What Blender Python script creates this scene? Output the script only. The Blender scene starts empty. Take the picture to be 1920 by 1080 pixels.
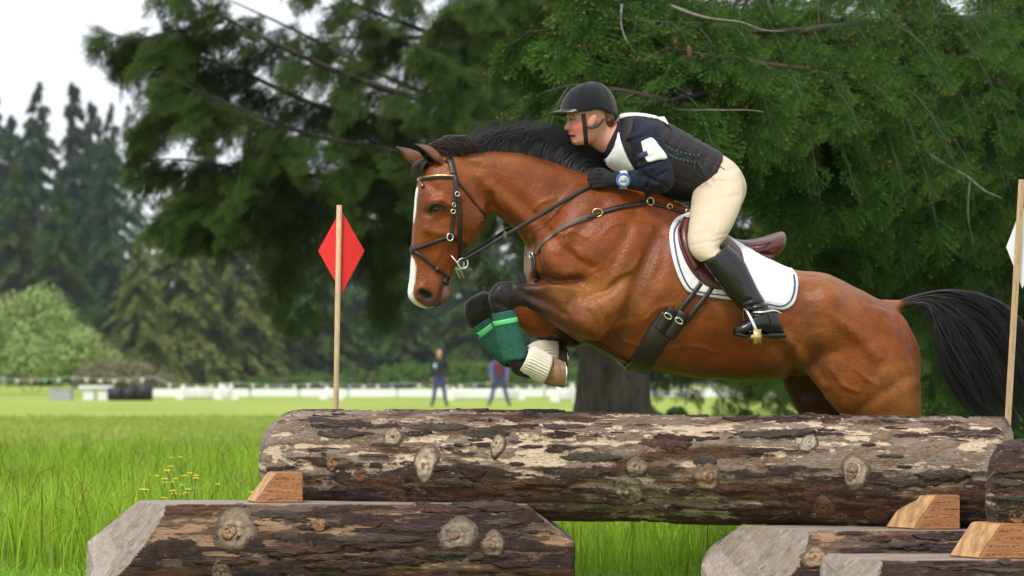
import bpy, bmesh, math, random
import numpy as np
from mathutils import Vector, Matrix
from mathutils.bvhtree import BVHTree

SC = bpy.context.scene
COL = SC.collection
rng = np.random.default_rng(7)
random.seed(7)

# ------------------------------------------------------------------ camera, sky, light, exposure
FPX, CAMZ, HORI = 5400.0, 0.97, 702.0          # focal length in photo pixels, eye height, horizon row
cam = bpy.data.cameras.new('camera'); camo = bpy.data.objects.new('camera', cam); COL.objects.link(camo)
camo.location = (0, 0, CAMZ); camo.rotation_euler = (math.radians(90), 0, 0)
cam.sensor_width = 36.0; cam.lens = FPX / 1920 * 36
cam.shift_y = (HORI - 540) / 1920
cam.clip_start = 0.1; cam.clip_end = 6000
cam.dof.use_dof = True; cam.dof.focus_distance = 11.75; cam.dof.aperture_fstop = 4.4
SC.camera = camo

SUN_EL, SUN_ROT = 54.0, 206.0                  # behind-left of the camera, veiled by cloud
wd = bpy.data.worlds.new('World'); SC.world = wd; wd.use_nodes = True
nt = wd.node_tree; bg = nt.nodes['Background']
sky = nt.nodes.new('ShaderNodeTexSky'); sky.sky_type = 'NISHITA'; sky.sun_disc = False
sky.sun_elevation = math.radians(SUN_EL); sky.sun_rotation = math.radians(SUN_ROT)
sky.dust_density = 4.0; sky.ozone_density = 1.0
mixw = nt.nodes.new('ShaderNodeMix'); mixw.data_type = 'RGBA'
mixw.inputs[0].default_value = 0.86
nt.links.new(sky.outputs[0], mixw.inputs[6]); mixw.inputs[7].default_value = (10.2, 10.6, 11.2, 1)   # cloud veil
nt.links.new(mixw.outputs[2], bg.inputs[0]); bg.inputs[1].default_value = 0.066

sun = bpy.data.lights.new('sun', 'SUN'); suno = bpy.data.objects.new('sun', sun); COL.objects.link(suno)
sun.energy = 1.5; sun.angle = math.radians(12); sun.color = (1.0, 0.96, 0.9)
_az = math.radians(SUN_ROT)
_d = Vector((math.sin(_az) * math.cos(math.radians(SUN_EL)), math.cos(_az) * math.cos(math.radians(SUN_EL)), math.sin(math.radians(SUN_EL))))
suno.rotation_euler = _d.to_track_quat('Z', 'Y').to_euler(); suno.location = (-6, -8, 14)

SC.view_settings.view_transform = 'Standard'; SC.view_settings.look = 'None'
SC.view_settings.exposure = 0.84; SC.view_settings.gamma = 1.0
SC.render.engine = 'CYCLES'
SC.cycles.use_denoising = True
SC.cycles.max_bounces = 6; SC.cycles.diffuse_bounces = 3; SC.cycles.glossy_bounces = 2
SC.cycles.transparent_max_bounces = 8; SC.cycles.transmission_bounces = 2

# ------------------------------------------------------------------ maths helpers
def W(px, py, Y):
    "world point seen at photo pixel (px, py) standing at distance Y"
    s = Y / FPX
    return np.array([(px - 960) * s, Y, CAMZ + (HORI - py) * s])

TH = math.radians(11.0); CT, ST = math.cos(TH), math.sin(TH)    # the horse heads left and slightly towards the viewer
HY = 12.0; HXC = (1300 - 960) * HY / FPX
LAT = np.array([-ST, CT, 0.0])                                 # towards the horse's far side
FWD = np.array([CT, ST, 0.0])                                  # towards the horse's tail

def H(px, py, w=0.0):
    "point of the horse frame: outline position and lateral offset w (near side negative)"
    k = (px - 960) / FPX
    a = (k * (HY + w * CT) - HXC + w * ST) / (CT - k * ST)
    Y = HY + a * ST + w * CT
    return np.array([HXC + a * CT - w * ST, Y, CAMZ + (HORI - py) * Y / FPX])

def wof(P):
    P = np.asarray(P); return (P[..., 0] - HXC) * LAT[0] + (P[..., 1] - HY) * LAT[1]
def mirror(P):
    P = np.asarray(P, float); return P - 2 * wof(P)[..., None] * LAT
def proj(P):
    P = np.asarray(P); s = FPX / P[..., 1]
    return 960 + P[..., 0] * s, HORI - (P[..., 2] - CAMZ) * s

def _h(i, j, k, seed):
    n = (i * 374761393 + j * 668265263 + k * 2147483647 + seed * 1274126177) & 0xFFFFFFFF
    n = ((n ^ (n >> 13)) * 1274126177) & 0xFFFFFFFF
    n = ((n ^ (n >> 16)) * 2246822519) & 0xFFFFFFFF
    return ((n ^ (n >> 15)) & 0xFFFFFF) / float(0xFFFFFF)
def vnoise(P, seed=0):
    P = np.asarray(P, float); f = np.floor(P); i = f.astype(np.int64); t = P - f; t = t * t * (3 - 2 * t)
    r = 0
    for dx in (0, 1):
        for dy in (0, 1):
            for dz in (0, 1):
                wgt = (t[..., 0] if dx else 1 - t[..., 0]) * (t[..., 1] if dy else 1 - t[..., 1]) * (t[..., 2] if dz else 1 - t[..., 2])
                r = r + wgt * _h(i[..., 0] + dx, i[..., 1] + dy, i[..., 2] + dz, seed)
    return r
def fbm(P, octv=4, seed=0):
    P = np.asarray(P, float); r = 0; a = 0.5; s = 0
    for o in range(octv):
        r = r + a * vnoise(P * 2 ** o + o * 17.3, seed + o); s += a; a *= 0.5
    return r / s
def smooth01(x, a, b):
    t = np.clip((x - a) / (b - a), 0, 1); return t * t * (3 - 2 * t)

def crom(P, n):
    "Catmull-Rom resampling, n pieces per span"
    P = np.asarray(P, float)
    if len(P) < 3:
        return np.array([P[0] + (P[-1] - P[0]) * t for t in np.linspace(0, 1, n + 1)])
    Q = np.vstack([2 * P[0] - P[1], P, 2 * P[-1] - P[-2]]); out = []
    for i in range(1, len(Q) - 2):
        p0, p1, p2, p3 = Q[i - 1], Q[i], Q[i + 1], Q[i + 2]
        for t in np.arange(n) / n:
            out.append(0.5 * (2 * p1 + (p2 - p0) * t + (2 * p0 - 5 * p1 + 4 * p2 - p3) * t * t + (3 * p1 - p0 - 3 * p2 + p3) * t ** 3))
    out.append(P[-1]); return np.array(out)
def nrm(v):
    v = np.asarray(v, float); return v / (np.linalg.norm(v, axis=-1, keepdims=True) + 1e-12)

# ------------------------------------------------------------------ mesh helpers: a mesh is (verts array, list of faces)
def join(*ms):
    V = []; F = []; o = 0
    for v, f in ms:
        V.append(np.asarray(v, float).reshape(-1, 3)); F += [tuple(i + o for i in q) for q in f]; o += len(v)
    return np.vstack(V), F
def loft(secs, n=20, sub=4, grow=0.0, lat=None):
    "secs: (top, bottom, half width, [roundness p], [egg k]); closed tube with caps"
    lat = LAT if lat is None else lat
    A = []
    for s in secs:
        t, b, hw = np.asarray(s[0], float), np.asarray(s[1], float), s[2]
        L = s[5] if len(s) > 5 else lat
        A.append(np.concatenate([t, b, [hw, s[3] if len(s) > 3 else 1.0, s[4] if len(s) > 4 else 0.0], L]))
    A = crom(np.array(A), sub)
    ang = np.linspace(0, 2 * math.pi, n, endpoint=False); V = []
    for r in A:
        t, b, hw, p, k, L = r[:3], r[3:6], r[6], r[7], r[8], nrm(r[9:12])
        c = (t + b) / 2; U = (t - b) / 2; ul = np.linalg.norm(U) + 1e-9
        U = U * (ul + grow) / ul; hw = max(hw, 1e-3) + grow
        u = np.cos(ang); v = np.sign(np.sin(ang)) * np.abs(np.sin(ang)) ** p * (1 + k * u)
        V.append(c + u[:, None] * U + v[:, None] * L * hw)
    m = len(A); V = np.array(V)
    c0, c1 = V[0].mean(0), V[-1].mean(0)
    F = [(i * n + j, i * n + (j + 1) % n, (i + 1) * n + (j + 1) % n, (i + 1) * n + j) for i in range(m - 1) for j in range(n)]
    V = np.vstack([V.reshape(-1, 3), c0, c1])
    F += [(m * n, (j + 1) % n, j) for j in range(n)] + [(m * n + 1, (m - 1) * n + j, (m - 1) * n + (j + 1) % n) for j in range(n)]
    return V, F
def tube(path, rad, n=8, sub=1, flat=None):
    "round tube along a path; rad number or list"
    path = np.asarray(path, float)
    R = np.full(len(path), rad) if np.isscalar(rad) else np.asarray(rad, float)
    if sub > 1:
        Q = crom(np.c_[path, R], sub); path, R = Q[:, :3], Q[:, 3]
    T = nrm(np.gradient(path, axis=0)); up = np.array([0.13, 0.31, 0.94])
    V = []; a = np.linspace(0, 2 * math.pi, n, endpoint=False); U = nrm(np.cross(T[0], up))
    for p, t, r in zip(path, T, R):
        U = nrm(U - t * np.dot(U, t)); B = np.cross(t, U)
        V.append(p + r * (np.cos(a)[:, None] * U + np.sin(a)[:, None] * B))
    m = len(path); V = np.array(V).reshape(-1, 3)
    F = [(i * n + j, i * n + (j + 1) % n, (i + 1) * n + (j + 1) % n, (i + 1) * n + j) for i in range(m - 1) for j in range(n)]
    V = np.vstack([V, path[0], path[-1]])
    F += [(m * n, (j + 1) % n, j) for j in range(n)] + [(m * n + 1, (m - 1) * n + j, (m - 1) * n + (j + 1) % n) for j in range(n)]
    return V, F
def ring(c, u, v, ru, rv, r, n=24, m=8):
    c, u, v = np.asarray(c), nrm(u), nrm(v); w = nrm(np.cross(u, v)); V = []
    for a in np.linspace(0, 2 * math.pi, n, endpoint=False):
        d = nrm(u * math.cos(a) * rv + v * math.sin(a) * ru); p = c + u * math.cos(a) * ru + v * math.sin(a) * rv
        for b in np.linspace(0, 2 * math.pi, m, endpoint=False):
            V.append(p + r * (math.cos(b) * d + math.sin(b) * w))
    F = [(i * m + j, i * m + (j + 1) % m, ((i + 1) % n) * m + (j + 1) % m, ((i + 1) % n) * m + j) for i in range(n) for j in range(m)]
    return np.array(V), F
def ellipsoid(c, ax, n=16, m=10):
    "ax: three half-axis vectors"
    c = np.asarray(c, float); ax = np.asarray(ax, float); V = []
    for i in range(1, m):
        t = math.pi * i / m
        for j in range(n):
            a = 2 * math.pi * j / n
            V.append(c + ax[0] * math.sin(t) * math.cos(a) + ax[1] * math.sin(t) * math.sin(a) + ax[2] * math.cos(t))
    V += [c + ax[2], c - ax[2]]; k = (m - 1) * n
    F = [(i * n + j, (i + 1) * n + j, (i + 1) * n + (j + 1) % n, i * n + (j + 1) % n) for i in range(m - 2) for j in range(n)]
    F += [(k, j, (j + 1) % n) for j in range(n)] + [(k + 1, (m - 2) * n + (j + 1) % n, (m - 2) * n + j) for j in range(n)]
    return np.array(V), F
def box(c, ax):
    c = np.asarray(c, float); a, b, d = [np.asarray(x, float) for x in ax]
    V = [c + sx * a + sy * b + sz * d for sx in (-1, 1) for sy in (-1, 1) for sz in (-1, 1)]
    return np.array(V), [(0, 1, 3, 2), (4, 6, 7, 5), (0, 4, 5, 1), (2, 3, 7, 6), (0, 2, 6, 4), (1, 5, 7, 3)]
def ribbon(path, side, nor, width, thick):
    "flat strap: path points, side and normal directions per point, closed box section"
    path = np.asarray(path, float); m = len(path)
    wd_ = np.full(m, width) if np.isscalar(width) else np.asarray(width)
    V = []
    for p, s, nn, w_ in zip(path, side, nor, wd_):
        V += [p + s * w_ / 2, p + s * w_ / 2 * .86 + nn * thick, p - s * w_ / 2 * .86 + nn * thick, p - s * w_ / 2, p - s * w_ / 2 * .8 - nn * .003, p + s * w_ / 2 * .8 - nn * .003]
    q = 6
    F = [(i * q + j, i * q + (j + 1) % q, (i + 1) * q + (j + 1) % q, (i + 1) * q + j) for i in range(m - 1) for j in range(q)]
    F += [tuple(range(q))[::-1], tuple((m - 1) * q + j for j in range(q))]
    return np.array(V), F

def make_mesh(name, V, F, smooth=True):
    me = bpy.data.meshes.new(name)
    if isinstance(F, np.ndarray):
        V = np.asarray(V, np.float32); k = F.shape[1]
        me.vertices.add(len(V)); me.vertices.foreach_set('co', V.ravel())
        me.loops.add(F.size); me.loops.foreach_set('vertex_index', F.ravel().astype(np.int32))
        me.polygons.add(len(F)); me.polygons.foreach_set('loop_start', np.arange(0, F.size, k, dtype=np.int32))
        me.polygons.foreach_set('loop_total', np.full(len(F), k, np.int32)); me.update(calc_edges=True)
    else:
        me.from_pydata([tuple(map(float, v)) for v in V], [], [tuple(map(int, f)) for f in F]); me.update()
    me.polygons.foreach_set('use_smooth', np.full(len(me.polygons), smooth)); return me
def ob(name, VF, mat=None, parent=None, smooth=True, fix=True, colors=None, label=None, cat=None, group=None, kind=None):
    V, F = VF; V = np.asarray(V, float)
    base = None
    if parent is None:                                  # a thing's origin stands at its base
        base = np.array([(V[:, 0].min() + V[:, 0].max()) / 2, (V[:, 1].min() + V[:, 1].max()) / 2, V[:, 2].min()])
    else:
        base = np.array(parent.matrix_world.translation) if parent.parent is None else np.array(parent.parent.location + parent.location)
    me = make_mesh(name, V - base, F, smooth)
    if fix and not isinstance(F, np.ndarray):
        bm = bmesh.new(); bm.from_mesh(me); bmesh.ops.recalc_face_normals(bm, faces=bm.faces); bm.to_mesh(me); bm.free()
    if colors is not None:
        at = me.color_attributes.new('Col', 'FLOAT_COLOR', 'POINT')
        c = np.ones((len(V), 4), np.float32); c[:, :colors.shape[1]] = colors; at.data.foreach_set('color', c.ravel())
    if mat is not None: me.materials.append(mat)
    o = bpy.data.objects.new(name, me); COL.objects.link(o)
    if parent is not None: o.parent = parent
    else: o.location = base
    tag(o, label, cat, group, kind); bpy.context.view_layer.update() if False else None
    if parent is None: o.matrix_world = Matrix.Translation(Vector(base))
    return o
def tag(o, label=None, cat=None, group=None, kind=None):
    if label: o['label'] = label
    if cat: o['category'] = cat
    if group: o['group'] = group
    if kind: o['kind'] = kind
    return o
def empty(name, loc, label=None, cat=None, group=None):
    o = bpy.data.objects.new(name, None); COL.objects.link(o); o.location = loc; o.empty_display_size = 0.2
    o.matrix_world = Matrix.Translation(Vector(loc)); return tag(o, label, cat, group)
def copy_tree(o, parent=None):
    c = o.copy(); COL.objects.link(c); c.parent = parent
    for ch in list(o.children): copy_tree(ch, c)
    return c
def vnormals(V, F):
    F = np.asarray(F); N = np.zeros_like(V)
    a, b, c, d = (V[F[:, i]] for i in range(4)); fn = np.cross(c - a, d - b)
    for i in range(4):
        for k in range(3): N[:, k] += np.bincount(F[:, i], fn[:, k], len(V))
    return nrm(N)
def lap(V, F, it, lam=0.5, mask=None):
    F = np.asarray(F); E = np.vstack([F[:, [i, (i + 1) % 4]] for i in range(4)]); E = np.unique(np.sort(E, 1), axis=0)
    deg = np.bincount(E.ravel(), minlength=len(V)).astype(float)
    for s in range(it):
        S = np.zeros_like(V)
        for k in range(3):
            S[:, k] = np.bincount(E[:, 0], V[E[:, 1], k], len(V)) + np.bincount(E[:, 1], V[E[:, 0], k], len(V))
        D = (S / deg[:, None] - V) * lam
        V = V + (D if mask is None else D * mask[:, None])
    return V
def remesh(VF, voxel, it=6):
    me = make_mesh('tmp', *VF); bm = bmesh.new(); bm.from_mesh(me); bmesh.ops.recalc_face_normals(bm, faces=bm.faces); bm.to_mesh(me); bm.free()
    o = bpy.data.objects.new('tmp', me); COL.objects.link(o)
    md = o.modifiers.new('r', 'REMESH'); md.mode = 'VOXEL'; md.voxel_size = voxel; md.adaptivity = 0
    dg = bpy.context.evaluated_depsgraph_get(); ev = o.evaluated_get(dg); m2 = ev.to_mesh()
    V = np.zeros(len(m2.vertices) * 3); m2.vertices.foreach_get('co', V); V = V.reshape(-1, 3)
    F = np.zeros(len(m2.loops), np.int32); m2.loops.foreach_get('vertex_index', F); F = F.reshape(-1, 4)
    ev.to_mesh_clear(); bpy.data.objects.remove(o); bpy.data.meshes.remove(me)
    return lap(V, F, it), F
def seg_dist(x, y, pts):
    "distance in the plane from points to a polyline"
    d = np.full(x.shape, 1e9)
    P = np.asarray(pts, float)
    for (ax, ay), (bx, by) in zip(P[:-1], P[1:]):
        L2 = (bx - ax) ** 2 + (by - ay) ** 2 + 1e-9
        t = np.clip(((x - ax) * (bx - ax) + (y - ay) * (by - ay)) / L2, 0, 1)
        d = np.minimum(d, np.hypot(x - ax - t * (bx - ax), y - ay - t * (by - ay)))
    return d

# ------------------------------------------------------------------ materials
def mk(name, base, rough=0.6, var=0.12, vscale=14.0, bump=0.0, bscale=60.0, attr=False, metal=0.0, spec=0.5, sheen=0.0, coat=0.0, stretch=None, trans=0.0, bdist=0.01, grain=0.0, gscale=200.0):
    m = bpy.data.materials.new(name); m.use_nodes = True; t = m.node_tree; b = t.nodes['Principled BSDF']; L = t.links.new
    b.inputs['Roughness'].default_value = rough; b.inputs['Metallic'].default_value = metal
    b.inputs['Specular IOR Level'].default_value = spec
    if sheen: b.inputs['Sheen Weight'].default_value = sheen; b.inputs['Sheen Roughness'].default_value = 0.5
    if coat: b.inputs['Coat Weight'].default_value = coat; b.inputs['Coat Roughness'].default_value = 0.25
    tc = t.nodes.new('ShaderNodeTexCoord'); src = tc.outputs['Object']
    if stretch:
        mp = t.nodes.new('ShaderNodeMapping'); mp.inputs['Scale'].default_value = stretch; L(src, mp.inputs['Vector']); src = mp.outputs[0]
    nz = t.nodes.new('ShaderNodeTexNoise'); nz.inputs['Scale'].default_value = vscale; nz.inputs['Detail'].default_value = 6; nz.inputs['Roughness'].default_value = 0.65
    L(src, nz.inputs['Vector'])
    mr = t.nodes.new('ShaderNodeMapRange'); mr.inputs[1].default_value = 0.3; mr.inputs[2].default_value = 0.7
    mr.inputs[3].default_value = 1 - var; mr.inputs[4].default_value = 1 + var; L(nz.outputs[0], mr.inputs[0])
    mx = t.nodes.new('ShaderNodeMix'); mx.data_type = 'RGBA'; mx.blend_type = 'MULTIPLY'; mx.inputs[0].default_value = 1.0
    if attr:
        at = t.nodes.new('ShaderNodeAttribute'); at.attribute_name = 'Col'; L(at.outputs['Color'], mx.inputs[6])
    else:
        mx.inputs[6].default_value = (*base, 1)
    fac = mr.outputs[0]
    if grain:
        n3 = t.nodes.new('ShaderNodeTexNoise'); n3.inputs['Scale'].default_value = gscale; n3.inputs['Detail'].default_value = 3; L(src, n3.inputs['Vector'])
        m3 = t.nodes.new('ShaderNodeMapRange'); m3.inputs[1].default_value = .3; m3.inputs[2].default_value = .7; m3.inputs[3].default_value = 1 - grain; m3.inputs[4].default_value = 1 + grain; L(n3.outputs[0], m3.inputs[0])
        mm = t.nodes.new('ShaderNodeMath'); mm.operation = 'MULTIPLY'; L(fac, mm.inputs[0]); L(m3.outputs[0], mm.inputs[1]); fac = mm.outputs[0]
    L(fac, mx.inputs[7]); L(mx.outputs[2], b.inputs['Base Color'])
    if bump:
        n2 = t.nodes.new('ShaderNodeTexNoise'); n2.inputs['Scale'].default_value = bscale; n2.inputs['Detail'].default_value = 5; L(src, n2.inputs['Vector'])
        bp = t.nodes.new('ShaderNodeBump'); bp.inputs['Strength'].default_value = bump; bp.inputs['Distance'].default_value = bdist
        L(n2.outputs[0], bp.inputs['Height']); L(bp.outputs[0], b.inputs['Normal'])
    if trans:
        tr = t.nodes.new('ShaderNodeBsdfTranslucent'); ms = t.nodes.new('ShaderNodeMixShader'); ms.inputs[0].default_value = trans
        L(mx.outputs[2], tr.inputs[0]); L(b.outputs[0], ms.inputs[1]); L(tr.outputs[0], ms.inputs[2]); L(ms.outputs[0], t.nodes['Material Output'].inputs[0])
    return m
# ------------------------------------------------------------------ the horse
M_coat = mk('bay_coat', (0.3, 0.1, 0.03), rough=0.40, var=0.24, vscale=13, bump=0.5, bscale=85, attr=True, spec=0.26, sheen=0.0, bdist=0.006, grain=.13, gscale=120)
M_hair = mk('black_hair', (0.012, 0.011, 0.012), rough=0.42, var=0.3, vscale=30, spec=0.5)
M_forelock = mk('brown_black_hair', (0.03, 0.014, 0.01), rough=0.38, var=0.3, vscale=30, spec=0.5)
M_hoof = mk('hoof_horn', (0.26, 0.145, 0.07), rough=0.55, var=0.5, vscale=25, bump=0.3, bscale=40)
M_hoofdark = mk('dark_hoof_horn', (0.05, 0.04, 0.035), rough=0.5, var=0.4, vscale=25, bump=0.3)
M_steel = mk('polished_steel', (0.75, 0.74, 0.7), rough=0.25, var=0.1, metal=1.0)
M_eye = mk('dark_eye', (0.008, 0.005, 0.004), rough=0.06, var=0.05, spec=0.7)

def S(t, b, hw, p=1.0, k=0.0, w=0.0):
    return (H(t[0], t[1], w), H(b[0], b[1], w), hw, p, k)
trunk = loft([S((992, 462), (988, 520), .09), S((1010, 410), (1004, 568), .19), S((1060, 345), (1050, 618), .245), S((1130, 335), (1110, 652), .262, .9, -.12),
              S((1200, 350), (1180, 686), .278, .85, -.22), S((1270, 380), (1260, 704), .300, .85, -.18), S((1340, 428), (1330, 711), .322, .85, -.05),
              S((1410, 473), (1400, 715), .330, .85, .0), S((1470, 503), (1455, 714), .325, .85, .05), S((1530, 512), (1505, 700), .315, .85, .05),
              S((1580, 530), (1560, 715), .300, .85, .0), S((1630, 556), (1620, 735), .275, .85, 0), S((1672, 577), (1682, 740), .22), S((1700, 618), (1714, 715), .13)], 28)
neck = loft([S((852, 292), (905, 380), .060), S((905, 282), (926, 402), .072, .9, -.2), S((960, 283), (950, 418), .085, .9, -.25), S((1020, 297), (982, 452), .105, .9, -.28),
             S((1080, 318), (1010, 515), .145, .9, -.3), S((1150, 338), (1050, 575), .20, .9, -.3), S((1210, 352), (1110, 600), .235, .9, -.3)], 24)
head = loft([S((822, 290), (874, 296), .045), S((797, 314), (906, 335), .078, .85, .12), S((781, 350), (915, 384), .098, .85, .22), S((776, 395), (914, 415), .098, .85, .20),
             S((773, 435), (897, 444), .082, .85, .12), S((770, 470), (868, 474), .063, .85, .05), S((768, 505), (846, 505), .053), S((765, 532), (838, 524), .054),
             S((763, 553), (838, 547), .054), S((773, 569), (836, 562), .044), S((793, 580), (824, 576), .026)], 24)
chin = loft([S((838, 490), (868, 486), .03), S((830, 522), (846, 516), .032), S((826, 550), (849, 545), .034), S((828, 568), (846, 562), .026)], 14)
cheek = ellipsoid(H(882, 405, -.045), [H(917, 405) - H(882, 405), H(882, 368) - H(882, 408), LAT * .04])
cheek2 = (mirror(cheek[0]), cheek[1])
dock = loft([S((1648, 562), (1672, 592), .05), S((1690, 561), (1688, 584), .034), S((1740, 554), (1738, 573), .024), S((1785, 556), (1783, 568), .014)], 12)

def fore(near):
    w = -.165 if near else .165
    s = -1 if near else 1
    if near:
        arm = [S((1185, 470), (1195, 560), .06, 1, 0, s * .20), S((1150, 520), (1165, 620), .085, 1, 0, s * .20), S((1118, 530), (1126, 641), .088, 1, 0, s * .19), S((1085, 532), (1082, 628), .08, 1, 0, s * .18),
               S((1045, 534), (1045, 609), .066, 1, 0, w), S((1008, 534), (1010, 590), .05, 1, 0, w), S((978, 530), (984, 576), .042, 1, 0, w), S((950, 526), (968, 578), .045, 1, 0, w),
               S((924, 540), (962, 586), .042, 1, 0, w), S((917, 562), (958, 592), .038, 1, 0, w), S((924, 592), (960, 588), .03, 1, 0, w), S((934, 630), (967, 622), .026, 1, 0, w),
               S((950, 672), (982, 662), .028, 1, 0, w), S((956, 694), (992, 668), .034, 1, 0, w), S((972, 708), (1004, 664), .031, 1, 0, w), S((1000, 712), (1020, 668), .035, 1, 0, w), S((1018, 716), (1034, 672), .038, 1, 0, w)]
        hoof = [S((1015, 718), (1034, 670), .045, 1, 0, w), S((1035, 723), (1047, 673), .052, 1, 0, w), S((1054, 727), (1057, 678), .056, 1, 0, w)]
        shoe = [S((1054, 727), (1057, 677), .057, 1, 0, w), S((1057, 727), (1060, 677), .058, 1, 0, w)]
    else:
        arm = [S((1185, 480), (1190, 590), .06, 1, 0, s * .20), S((1140, 540), (1140, 645), .085, 1, 0, s * .19), S((1090, 555), (1080, 655), .085, 1, 0, s * .18), S((1040, 556), (1040, 648), .078, 1, 0, w),
               S((990, 556), (996, 628), .062, 1, 0, w), S((945, 552), (955, 606), .048, 1, 0, w), S((905, 548), (925, 604), .046, 1, 0, w),
               S((876, 562), (915, 610), .043, 1, 0, w), S((869, 586), (908, 614), .038, 1, 0, w), S((884, 618), (914, 600), .03, 1, 0, w), S((905, 645), (934, 624), .026, 1, 0, w),
               S((930, 676), (958, 655), .028, 1, 0, w), S((950, 690), (975, 655), .034, 1, 0, w), S((980, 690), (990, 648), .031, 1, 0, w), S((1010, 690), (1015, 640), .035, 1, 0, w), S((1030, 692), (1034, 642), .038, 1, 0, w)]
        hoof = [S((1028, 694), (1032, 640), .045, 1, 0, w), S((1046, 694), (1048, 646), .052, 1, 0, w), S((1060, 692), (1058, 652), .056, 1, 0, w)]
        shoe = [S((1060, 692), (1058, 651), .057, 1, 0, w), S((1063, 692), (1061, 652), .058, 1, 0, w)]
    return loft(arm, 16), loft(hoof, 18, 3), loft(shoe, 18, 1)
def hind(near):
    s = -1 if near else 1; w = s * .15
    if near:
        q = [((1545, 555), (1680, 592), .11, .15), ((1518, 635), (1708, 648), .125, .165), ((1512, 690), (1722, 705), .125, .165), ((1545, 742), (1727, 752), .115, .16), ((1588, 786), (1726, 792), .10, .15), ((1628, 830), (1732, 830), .08, .15),
             ((1668, 872), (1748, 866), .058, .15), ((1694, 905), (1762, 908), .046, .15), ((1690, 940), (1744, 950), .038, .15), ((1686, 990), (1726, 996), .03, .15), ((1676, 1045), (1714, 1050), .031, .15), ((1660, 1070), (1708, 1074), .036, .15), ((1640, 1090), (1686, 1100), .034, .15), ((1630, 1100), (1676, 1108), .038, .15)]
        hf = [((1628, 1099), (1680, 1107), .044), ((1614, 1122), (1680, 1122), .055), ((1606, 1133), (1682, 1133), .06)]
    else:
        q = [((1470, 560), (1640, 600), .11, .14), ((1452, 640), (1650, 650), .12, .15), ((1456, 700), (1655, 710), .12, .15), ((1480, 748), (1655, 756), .11, .15), ((1506, 786), (1652, 794), .10, .15), ((1546, 832), (1650, 834), .08, .15),
             ((1584, 874), (1664, 870), .058, .15), ((1610, 908), (1676, 910), .046, .15), ((1606, 942), (1660, 952), .038, .15), ((1602, 990), (1642, 996), .03, .15), ((1592, 1035), (1630, 1040), .031, .15), ((1576, 1056), (1624, 1060), .036, .15), ((1556, 1076), (1602, 1086), .034, .15), ((1546, 1086), (1592, 1094), .038, .15)]
        hf = [((1544, 1085), (1596, 1093), .044), ((1530, 1108), (1596, 1108), .055), ((1524, 1120), (1598, 1120), .06)]
    leg = loft([S(t, b, hw, 1, 0, s * ww) for t, b, hw, ww in q], 18)
    hoof = loft([S(t, b, hw, 1, 0, w) for t, b, hw in hf], 18, 3)
    return leg, hoof
fn, fnh, fns = fore(True); ff, ffh, ffs = fore(False); hn, hnh = hind(True); hf_, hfh = hind(False)
HV, HF = remesh(join(trunk, neck, head, chin, cheek, cheek2, dock, fn, ff, hn, hf_), 0.0085, 7)

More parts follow.
